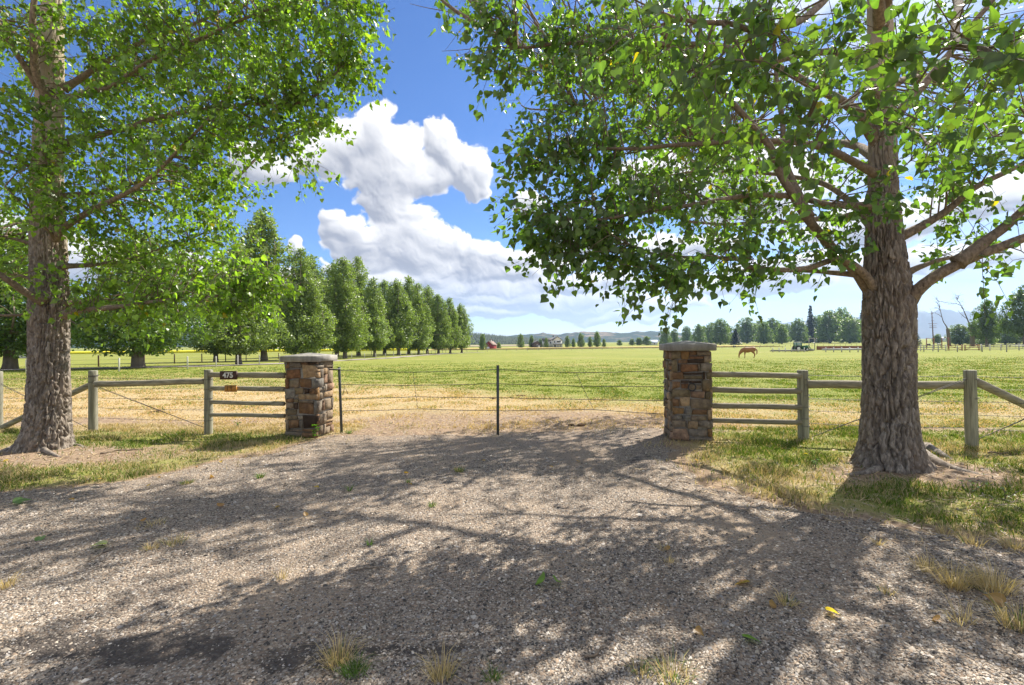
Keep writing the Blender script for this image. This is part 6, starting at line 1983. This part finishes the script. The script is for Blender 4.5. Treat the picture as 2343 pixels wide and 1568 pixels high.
# ------------------------------------------------------------------ horses
def horse(label, px, Y, height, yaw, coat, mane_c, grazing=True):
    """one skinned body; mane and tail are its parts"""
    c = onground(px, Y)
    root = thing('horse', label, 'horse', tuple(c))
    root.rotation_euler = (0, 0, yaw)
    s = height / 1.5
    N, E = [], []

    def v(p, r, link=None):
        N.append((np.array(p) * s, (r[0] * s, r[1] * s) if isinstance(r, tuple) else (r * s, r * s)))
        if link is not None: E.append((link, len(N) - 1))
        return len(N) - 1
    # x forward, z up
    rump = v((-.58, 0, 1.20), (.33, .34)); loin = v((-.28, 0, 1.18), (.33, .34), rump); barrel = v((.08, 0, 1.12), (.36, .38), loin)
    chest = v((.44, 0, 1.12), (.31, .38), barrel)
    if grazing:
        n1 = v((.74, 0, 1.10), (.19, .29), chest); n2 = v((1.02, .04, .80), (.14, .21), n1); pol = v((1.18, .06, .52), (.10, .12), n2); mz = v((1.22, .08, .26), (.075, .09), pol); ns = v((1.20, .08, .08), (.06, .07), mz)
    else:
        n1 = v((.72, 0, 1.36), (.14, .20), chest); n2 = v((.92, 0, 1.66), (.10, .15), n1); pol = v((1.06, 0, 1.86), (.10, .11), n2); mz = v((1.28, 0, 1.68), (.075, .09), pol); ns = v((1.42, 0, 1.54), (.06, .07), mz)
    for sy in (-1, 1):
        e = v((1.10 if grazing else .98, sy * .09 + (.06 if grazing else 0), .66 if grazing else 2.0), .035, pol)
        # hind leg: stifle forward against the belly, hock back, upright shank
        st = v((-.46, sy * .17, .92), (.15, .19), rump); hk = v((-.74, sy * .17, .54), (.075, .09), st); fe = v((-.66, sy * .17, .16), (.05, .055), hk); v((-.60, sy * .17, .03), (.07, .07), fe)
        el = v((.46, sy * .17, .86), (.11, .14), chest); kn = v((.50, sy * .17, .48), (.065, .07), el); ff = v((.48, sy * .17, .15), (.048, .05), kn); v((.52, sy * .17, .03), (.07, .07), ff)
    mb = MB()
    for (i, j) in E:                       # every limb segment tapers between its joints
        (p, r0), (q, r1) = N[i], N[j]
        n_ = 7; t_ = np.linspace(0, 1, n_)
        c_ = p + (q - p) * t_[:, None]
        ra = np.array(r0)[None] * (1 - t_[:, None]) + np.array(r1)[None] * t_[:, None]
        V, Fs = tube(c_, 1.0, 12)
        V = V[:n_ * 12].reshape(n_, 12, 3) - c_[:, None]
        lat = V[..., 1:2] * np.array([0, 1, 0]); oth = V - lat
        V = c_[:, None] + lat * ra[:, None, 0:1] + oth * ra[:, None, 1:2]
        mb.add(V.reshape(-1, 3), Fs)
        for (cc, r_) in ((p, r0), (q, r1)):  # round joints
            th, ph = np.meshgrid(np.linspace(0, 6.283, 12, endpoint=False), np.linspace(-1.45, 1.45, 7))
            S = np.stack([np.cos(th) * np.cos(ph) * r_[1], np.sin(th) * np.cos(ph) * r_[0], np.sin(ph) * r_[1]], -1).reshape(-1, 3) + cc
            ii = np.arange(6)[:, None] * 12; jj = np.arange(12)[None]; j2 = (jj + 1) % 12
            mb.add(S, [np.stack([ii + jj, ii + j2, ii + 12 + j2, ii + 12 + jj], -1).reshape(-1, 4), np.arange(12)[None, ::-1], (np.arange(12) + 72)[None]])
    o = mb.build('body', coat, root, True, world=False)
    rm = o.modifiers.new('remesh', 'REMESH'); rm.mode = 'VOXEL'; rm.voxel_size = 0.04 * s; rm.use_smooth_shade = True
    sm = o.modifiers.new('smooth', 'SMOOTH'); sm.factor = 0.5; sm.iterations = 4
    bpy.context.view_layer.update()
    bm = bpy.data.meshes.new_from_object(o.evaluated_get(bpy.context.evaluated_depsgraph_get()))
    o.modifiers.clear(); o.data = bm
    if not bm.materials: bm.materials.append(coat)
    tl = smooth_path(np.array([(-.82, 0, 1.30), (-.98, 0, 1.15), (-1.0, .02, .8), (-.95, .03, .45)]) * s, 9)
    t_ = mk('tail', *tube(tl, np.array([.04, .05, .07, .09, .10, .10, .09, .06, .02]) * s, 7), mane_c, root, smooth=True, world=False)
    mp = [(.40, 0, 1.44), (.66, 0, 1.34), (.92, .04, 1.04), (1.10, .06, .72)] if grazing else [(.52, 0, 1.44), (.70, 0, 1.62), (.86, 0, 1.84), (1.0, 0, 2.0)]
    mk('mane', *tube(smooth_path(np.array(mp) * s, 8), np.array([.03, .06, .07, .08, .08, .07, .06, .03]) * s, 6), mane_c, root, smooth=True, world=False)


M['chestnut'] = material('chestnut_coat', m_flat((0.34, 0.155, 0.065), 0.2, 3.0, 0), 0.5, 0.35)
M['flaxen'] = material('flaxen_mane', m_flat((0.52, 0.36, 0.19), 0.2, 8.0, 0), 0.6, 0.3)
M['dark_coat'] = material('dark_coat', m_flat((0.035, 0.022, 0.016), 0.2, 3.0, 0), 0.5, 0.35)
M['grey_coat'] = material('white_coat', m_flat((0.6, 0.58, 0.55), 0.1, 3.0, 0), 0.6, 0.3)
horse('chestnut horse with flaxen mane grazing in the green pasture', 1713, 66, 1.5, R(155), M['chestnut'], M['flaxen'])
horse('dark horse grazing by the foot of the power pole', 2124, 255, 1.55, R(175), M['dark_coat'], M['dark_coat'])
horse('bay horse grazing at the far fence right of the ringed stone pillar', 1680, 300, 1.5, R(5), M['dark_coat'], M['dark_coat'])
horse('pale horse standing between the power pole and the snapped dead tree', 2148, 262, 1.55, R(160), M['grey_coat'], M['grey_coat'], False)

# ------------------------------------------------------------------ roots
def root_geo(tree, pts, r0, r1, seed):
    P = np.array([[*gp(x, y)[:2], 0] for x, y in pts])
    P[:, 2] = gz(P[:, 0], P[:, 1]) + np.linspace(0.05, -0.02, len(P)) - r0 * 0.35
    c, V, Fs = limb_geo(P, r0, r1, seed, 9)
    mk('root', V, Fs, M['bark'], tree, smooth=True)


root_geo(TREE_R, [(2105, 1048), (2150, 1062), (2205, 1078), (2265, 1088), (2300, 1091)], 0.10, 0.012, 1.0)
root_geo(TREE_R, [(2120, 1030), (2160, 1046), (2190, 1054)], 0.07, 0.02, 2.0)
root_geo(TREE_R, [(1990, 1062), (1950, 1062), (1915, 1058)], 0.055, 0.012, 3.0)
root_geo(TREE_R, [(2020, 1075), (1965, 1085), (1900, 1083)], 0.05, 0.010, 4.0)
root_geo(TREE_L, [(70, 1018), (20, 1030), (-40, 1045)], 0.10, 0.03, 5.0)
root_geo(TREE_L, [(140, 1022), (180, 1020), (205, 1030)], 0.055, 0.012, 6.0)
root_geo(TREE_L, [(100, 1035), (130, 1045), (160, 1042)], 0.04, 0.010, 7.0)

# ------------------------------------------------------------------ grass tufts
def tuft(label, px, py, n, h, spread, green, group, name='grass_tuft', seed=0):
    g = np.random.default_rng(seed + int(px) * 7 + int(py))
    c = gp(px, py); c[2] = max(float(gz(c[0], c[1])), float(drive_z(c[0], c[1])))
    root = thing(name, label, 'grass', tuple(c), group)
    for part, frac in (('blades', 1.0),):
        m = int(n * 1.5)
        a = g.random(m) * 6.283; rr_ = spread * g.random(m) ** 0.8
        b = c + np.stack([np.cos(a) * rr_, np.sin(a) * rr_, 0 * a - 0.005], -1)
        hh = h * g.uniform(0.45, 1.1, m)
        out = np.stack([np.cos(a), np.sin(a), 0 * a], -1) * (hh * g.uniform(0.1, 1.7, m))[:, None] + g.normal(size=(m, 3)) * 0.15 * hh[:, None] * [1, 1, 0]
        tip = b + out + np.stack([0 * a, 0 * a, hh * g.uniform(0.25, 1.0, m)], -1)
        mid = b + out * 0.35 + np.stack([0 * a, 0 * a, hh * 0.62], -1)
        q = g.random(m) * 6.283; w = 0.0013 * g.uniform(0.7, 1.6, m) * (0.55 + 0.22 * c[1])
        sd = np.stack([np.cos(q), np.sin(q), 0 * q], -1) * w[:, None]
        V = np.stack([b - sd, b + sd, mid + sd * .8, mid - sd * .8, tip], 1).reshape(-1, 3)
        i = np.arange(m)[:, None] * 5
        Fc = np.concatenate([i + np.array([[0, 1, 2]]), i + np.array([[0, 2, 3]]), i + np.array([[3, 2, 4]])], 0)
        isg = (g.random(m) < green)[:, None]
        col = np.where(isg, np.array([0.10, 0.20, 0.03]) * g.uniform(0.6, 1.4, (m, 1)), np.array([0.66, 0.52, 0.30]) * g.uniform(0.6, 1.2, (m, 1)))
        mk(part, V, Fc, M['grass'], root, col=np.repeat(col, 5, 0))
    return root


DG, GG = 'dry grass tufts on the gravel', 'green grass tufts on the gravel'
TUFTS = [
    ('thick straw-coloured tuft, left of the two largest at the right edge', 2185, 1345, 130, .17, .07, 0.02), ('thick straw-coloured tuft, right of the two largest at the right edge', 2275, 1355, 160, .18, .09, 0.02),
    ('loose straw tuft just above the two largest right-edge tufts', 2125, 1310, 60, .13, .06, 0.02), ('flattened straw tuft on the gravel below the right lawn', 2230, 1250, 60, .12, .08, 0.03),
    ('straw wisps nearest the right lawn edge', 2165, 1222, 45, .10, .07, 0.05), ('straw tuft touching the right picture edge below the lawn', 2325, 1260, 80, .14, .08, 0.03),
    ('dense straw tuft in the lower right corner', 2335, 1445, 130, .18, .08, 0.12), ('sparse straw wisps left of the lower right corner tuft', 2200, 1430, 26, .15, .05, 0.0),
    ('small straw tuft on gravel below the right trunk', 2010, 1250, 30, .08, .04, 0.0), ('rusty dry tuft among pebbles in the lower right', 2030, 1362, 24, .07, .03, 0.05), ('half green, half dry tuft alone on the right gravel', 1800, 1388, 50, .10, .04, 0.3),
    ('tiny upper tuft of two dry ones right of the branch shadows', 1520, 1262, 16, .07, .03, 0.0), ('tiny lower tuft of two dry ones right of the branch shadows', 1530, 1290, 20, .06, .03, 0.0), ('thin dry stalks in a sun streak left of centre', 645, 1328, 18, .12, .03, 0.0),
    ('wide dry tuft with a green shoot on the left gravel', 400, 1248, 60, .08, .09, 0.1), ('wispy dry tuft left of the wide one on the left gravel', 345, 1262, 40, .08, .05, 0.03), ('dry tuft at the left picture edge', 12, 1345, 45, .12, .05, 0.0),
    ('flat dry wisps in shade on the left gravel', 345, 1205, 45, .06, .12, 0.02), ('large dry tuft at the bottom edge left of centre', 775, 1525, 110, .15, .06, 0.05), ('fresh green tuft at the bottom edge beside the large dry tuft', 812, 1548, 90, .10, .05, 0.97),
    ('spiky dry tuft at the bottom edge near the middle', 1010, 1558, 80, .16, .05, 0.03), ('low green tuft at the bottom edge near the middle', 1128, 1558, 60, .06, .04, 0.8), ('mixed low tuft at the bottom edge right of centre', 1540, 1558, 110, .10, .09, 0.35), ('thin dry tuft left of the mixed low bottom tuft', 1465, 1545, 40, .08, .05, 0.25),
    ('small green tuft in shade below the left stone pillar', 595, 1097, 40, .09, .03, 0.9), ('flat dark tuft on gravel below the fence sign', 427, 1108, 60, .06, .06, 0.55), ('yellowish green tuft on the gravel before the gate', 1050, 1082, 50, .10, .05, 0.5), ('slim green tuft in the middle of the driveway', 988, 1163, 26, .08, .03, 0.95),
    ('thin green blades on the left middle gravel', 800, 1125, 16, .09, .02, 0.9), ('small green tuft left of the gate post', 935, 1105, 16, .07, .02, 0.9), ('single green sprig in the left sun streak', 845, 1252, 12, .09, .015, 1.0), ('short green tuft at the foot of the left gate end post', 800, 992, 30, .10, .05, 0.8),
]
for (lab, px, py, n, h, sp, gr) in TUFTS:
    tuft(lab, px, py, n, h, sp, gr, GG if gr > 0.45 else DG)


# broad-leaved weed at the pillar corner
def weed(label, px, py, h, n, seed, base=(0.10, 0.22, 0.03)):
    g = np.random.default_rng(seed)
    c = gp(px, py)
    root = thing('weed', label, 'plant', tuple(c))
    st = MB(); P, T, N = [], [], []
    for k in range(3):
        e = c + np.array([g.normal() * .05, g.normal() * .03, h * g.uniform(.7, 1)])
        p = smooth_path([c - [0, 0, .02], (c + e) / 2 + g.normal(size=3) * .01, e], 7)
        st.add(*tube(p, 0.004, 4, False))
        for q in range(n // 3):
            b = p[g.integers(2, 7)]; a = g.random() * 6.283
            P.append(b); T.append([math.cos(a), math.sin(a), g.uniform(-.3, .5)]); N.append([g.normal() * .3, g.normal() * .3, 1])
    st.build('stem', M['limb'], root)
    m = len(P)
    V, Fc, cc = leaf_mesh(np.array(P), np.array(T, float), np.array(N, float), g.uniform(.035, .06, m) * (h / .2), np.array(base) * g.uniform(.7, 1.3, (m, 1)))
    mk('leaves', V, Fc, M['leaf'], root, col=cc)


weed('leafy green weed at the corner foot of the left stone pillar', 720, 1006, .26, 30, 1)
weed('broad-leaved green weed on the right lawn before the trunk', 1865, 1072, .12, 18, 2)
weed('bright dandelion-like weed in the lower right lawn', 2215, 1128, .12, 18, 3)
weed('small bright weed nearest the right picture edge', 2300, 1140, .10, 14, 4)
weed('small green weed on the grass strip by the left fence', 545, 978, .14, 12, 5)

# ------------------------------------------------------------------ fallen leaves
FALL = {'g': (0.16, 0.26, 0.11), 'p': (0.46, 0.50, 0.32), 'y': (0.52, 0.36, 0.10), 'o': (0.42, 0.22, 0.08), 'b': (0.40, 0.24, 0.11)}
FM = {k: leaf_part_mesh(v) for k, v in FALL.items()}


def fallen(label, px, py, size, kind, group=None, curl=0.35, seed=0):
    g = np.random.default_rng(seed + int(px) * 3 + int(py))
    c = gp(px, py); c[2] = max(float(gz(c[0], c[1])), float(drive_z(c[0], c[1]))) + 0.022
    o = bpy.data.objects.new('fallen_leaf', FM[kind]); C.objects.link(o)
    o.location = c; o.scale = (size, size, size * 1.6)
    o.rotation_euler = (g.normal() * curl, g.normal() * curl, g.random() * 6.283)
    props(o, label, 'leaf', group, 'thing')


fallen('pale green curled leaf lying in the middle of the gravel', 1245, 1338, .11, 'g', None, .5, 1); fallen('smaller folded leaf touching the pale green curled leaf', 1272, 1340, .08, 'g', None, .6, 5)
fallen('large fresh green leaf on gravel near the left edge', 30, 1158, .13, 'g'); fallen('green leaf folded beside the large fresh leaf', 52, 1152, .11, 'g', None, .4, 3)
fallen('dark green leaf on the lower right gravel', 1700, 1470, .085, 'g', None, .7); fallen('whitish leaf upturned on the left gravel', 245, 1252, .10, 'p'); fallen('small green leaf left of the whitish upturned leaf', 95, 1235, .08, 'g')
fallen('orange-brown leaf on the shaded left gravel', 500, 1168, .075, 'o'); fallen('long tan leaf on the sunlit right gravel', 1715, 1345, .09, 'b'); fallen('orange leaf on the right gravel below the mixed tuft', 1890, 1408, .07, 'y')
fallen('yellow leaf in the lawn dirt at the left trunk foot', 20, 1055, .10, 'y'); fallen('orange leaf in the right lawn left of the trunk', 1655, 1082, .12, 'y'); fallen('tan leaf beside the dense straw corner tuft', 2300, 1395, .09, 'b')
SCAT = [(505, 1062, 'y'), (455, 1072, 'b'), (560, 1050, 'o'), (225, 1100, 'y'), (360, 1098, 'b'), (480, 1098, 'o'), (340, 1118, 'y'), (1590, 1055, 'o'), (1840, 1042, 'y'), (1905, 1035, 'o'), (1790, 1030, 'b'), (1320, 1060, 'o'),
        (935, 1112, 'o'), (1110, 1060, 'b'), (930, 1085, 'o'), (700, 1190, 'b'), (730, 1122, 'b'), (1265, 1075, 'o'), (1590, 1450, 'b'), (1530, 1268, 'b'), (1760, 1395, 'b'), (170, 1150, 'b'), (640, 1165, 'b'), (2150, 1430, 'b'), (330, 1200, 'o')]
WORD = {'y': 'yellow', 'o': 'orange', 'b': 'tan'}
WHERE = ['on the grass strip straight below the fence sign', 'on the grass strip left of the fence sign post foot', 'at the gravel edge below the left stone pillar', 'on the left grass strip nearest the trunk roots', 'at the gravel edge under the left rail',
         'at the gravel edge below the first sign post', 'in the sparse grass where the left lawn meets gravel', 'at the grass corner below the ringed pillar', 'in the right lawn near the four-rail post', 'in the dirt close left of the right trunk', 'below the lowest right rail',
         'in the shade before the ringed pillar', 'next to the small green tuft left of the gate post', 'on shaded gravel in front of the gate post', 'just above the small green tuft left of the gate post', 'on the gravel between two left sun streaks', 'on shaded gravel left of the slim green tuft',
         'right of the yellowish tuft before the gate', 'on the lower right gravel above the bottom tufts', 'by the two tiny dry tufts', 'just above the mixed tuft on the right gravel', 'on gravel right of the large fresh green leaf', 'on the shaded gravel left of centre', 'beside the sparse straw wisps', 'by the flat dry wisps in the left shade']
for i, (px, py, k) in enumerate(SCAT):
    fallen(f'small withered {WORD[k]} leaf {WHERE[i]}', px, py, .055, k, 'withered leaves on gravel and lawn', .4, i)

# ------------------------------------------------------------------ sticks, stones, dung
def stick(label, pts, r, seed):
    P = np.array([gp(x, y) for x, y in pts]); P[:, 2] = np.maximum(gz(P[:, 0], P[:, 1]), drive_z(P[:, 0], P[:, 1])) + r + .004
    g = np.random.default_rng(seed)
    p = smooth_path(P, 10) + g.normal(size=(10, 3)) * r * .5
    o = mk('stick', *tube(p, np.linspace(r, r * .55, 10), 6), M['limb'])
    props(o, label, 'stick', None, 'thing')


stick('curved dead stick on the bottom gravel right of centre', [(1338, 1515), (1362, 1508), (1380, 1490)], .008, 1)
stick('dark twig standing out on the right middle gravel', [(1362, 1385), (1366, 1400), (1368, 1420)], .007, 2)
stick('pale twig on the lower right gravel', [(1640, 1560), (1665, 1550), (1690, 1562)], .006, 3)
stick('pale straight twig in the left sun streaks', [(800, 1310), (850, 1306), (880, 1304)], .006, 4)
stick('thin dead twig on the left gravel', [(205, 1290), (235, 1270), (262, 1262)], .006, 5)
stick('pale broken branch in the right lawn behind the root', [(2260, 1038), (2300, 1040), (2343, 1042)], .012, 6)
stick('grey dead branch at the foot of the left trunk', [(230, 1040), (280, 1032), (330, 1030)], .015, 7)


def clod(name, label, cat, px, py, r, flat, mat, seed, group=None):
    g = np.random.default_rng(seed)
    c = gp(px, py)
    mb = MB()
    k = 1 if cat == 'stone' else 5
    for q in range(k):
        th, ph = np.meshgrid(np.linspace(0, 6.283, 12, endpoint=False), np.linspace(-.45, 1.45, 6))
        rr_ = r * (1 if k == 1 else g.uniform(.3, .55)) * (1 + .22 * pn(np.cos(th) * 2 + seed + q, np.sin(th) * 2, ph * 2))
        off = np.array([g.normal() * r * .45, g.normal() * r * .3, 0]) * (k > 1)
        V = np.stack([rr_ * np.cos(th) * np.cos(ph), rr_ * np.sin(th) * np.cos(ph), rr_ * np.sin(ph) * flat], -1) + c + off
        n = 12
        i = np.arange(5)[:, None] * n; j = np.arange(n)[None]; j2 = (j + 1) % n
        mb.add(V.reshape(-1, 3), [np.stack([i + j, i + j2, i + n + j2, i + n + j], -1).reshape(-1, 4), (np.arange(n) + 5 * n)[None]])
    o = mb.build(name, mat, None, True)
    props(o, label, cat, group, 'thing')


M['dung'] = material('dry_dung', m_flat((0.11, 0.07, 0.04), 0.4, 20.0, 0.8, 0.02), 0.95, 0.1)
M['fieldstone'] = material('field_stone', m_flat((0.40, 0.34, 0.27), 0.25, 12.0, 0.4, 0.01), 0.85, 0.2)
clod('dung_pile', 'dark dung pile in the dry grass left of the fence sign', 'dung', 353, 944, .20, .5, M['dung'], 1)
clod('dung_pile', 'smaller dung pile behind the left rail', 'dung', 338, 913, .16, .5, M['dung'], 2)
clod('dung_pile', 'brown dung heap on the bare ground right of the gate post', 'dung', 1335, 973, .20, .4, M['dung'], 3)
clod('dung_pile', 'dung pile in the grass close to the gate post', 'dung', 1130, 913, .12, .5, M['dung'], 4)
clod('dung_pile', 'dung pile in the pasture between gate wires', 'dung', 1192, 906, .15, .4, M['dung'], 5)
for i, (px, py, r_, lab) in enumerate(((2165, 1440, .022, 'pale oval stone on gravel under the straw wisps'), (1985, 1420, .022, 'pale rounded stone on the right gravel'), (705, 1250, .024, 'grey rounded stone on the left middle gravel'), (1010, 1425, .020, 'grey stone on gravel left of the curled leaf'),
                                          (1250, 1405, .018, 'small pale stone below the curled leaf'), (1520, 1075, .06, 'pale stone at the lawn edge beside the right pillar'), (1060, 1530, .022, 'white pebble at the bottom edge near the middle'), (940, 1250, .018, 'grey pebble beside the sun streak left of centre'), (555, 1320, .022, 'flat grey pebble on the left gravel'))):
    clod('stone', lab, 'stone', px, py, r_, .7, M['fieldstone'], 10 + i, 'larger stones on the driveway')
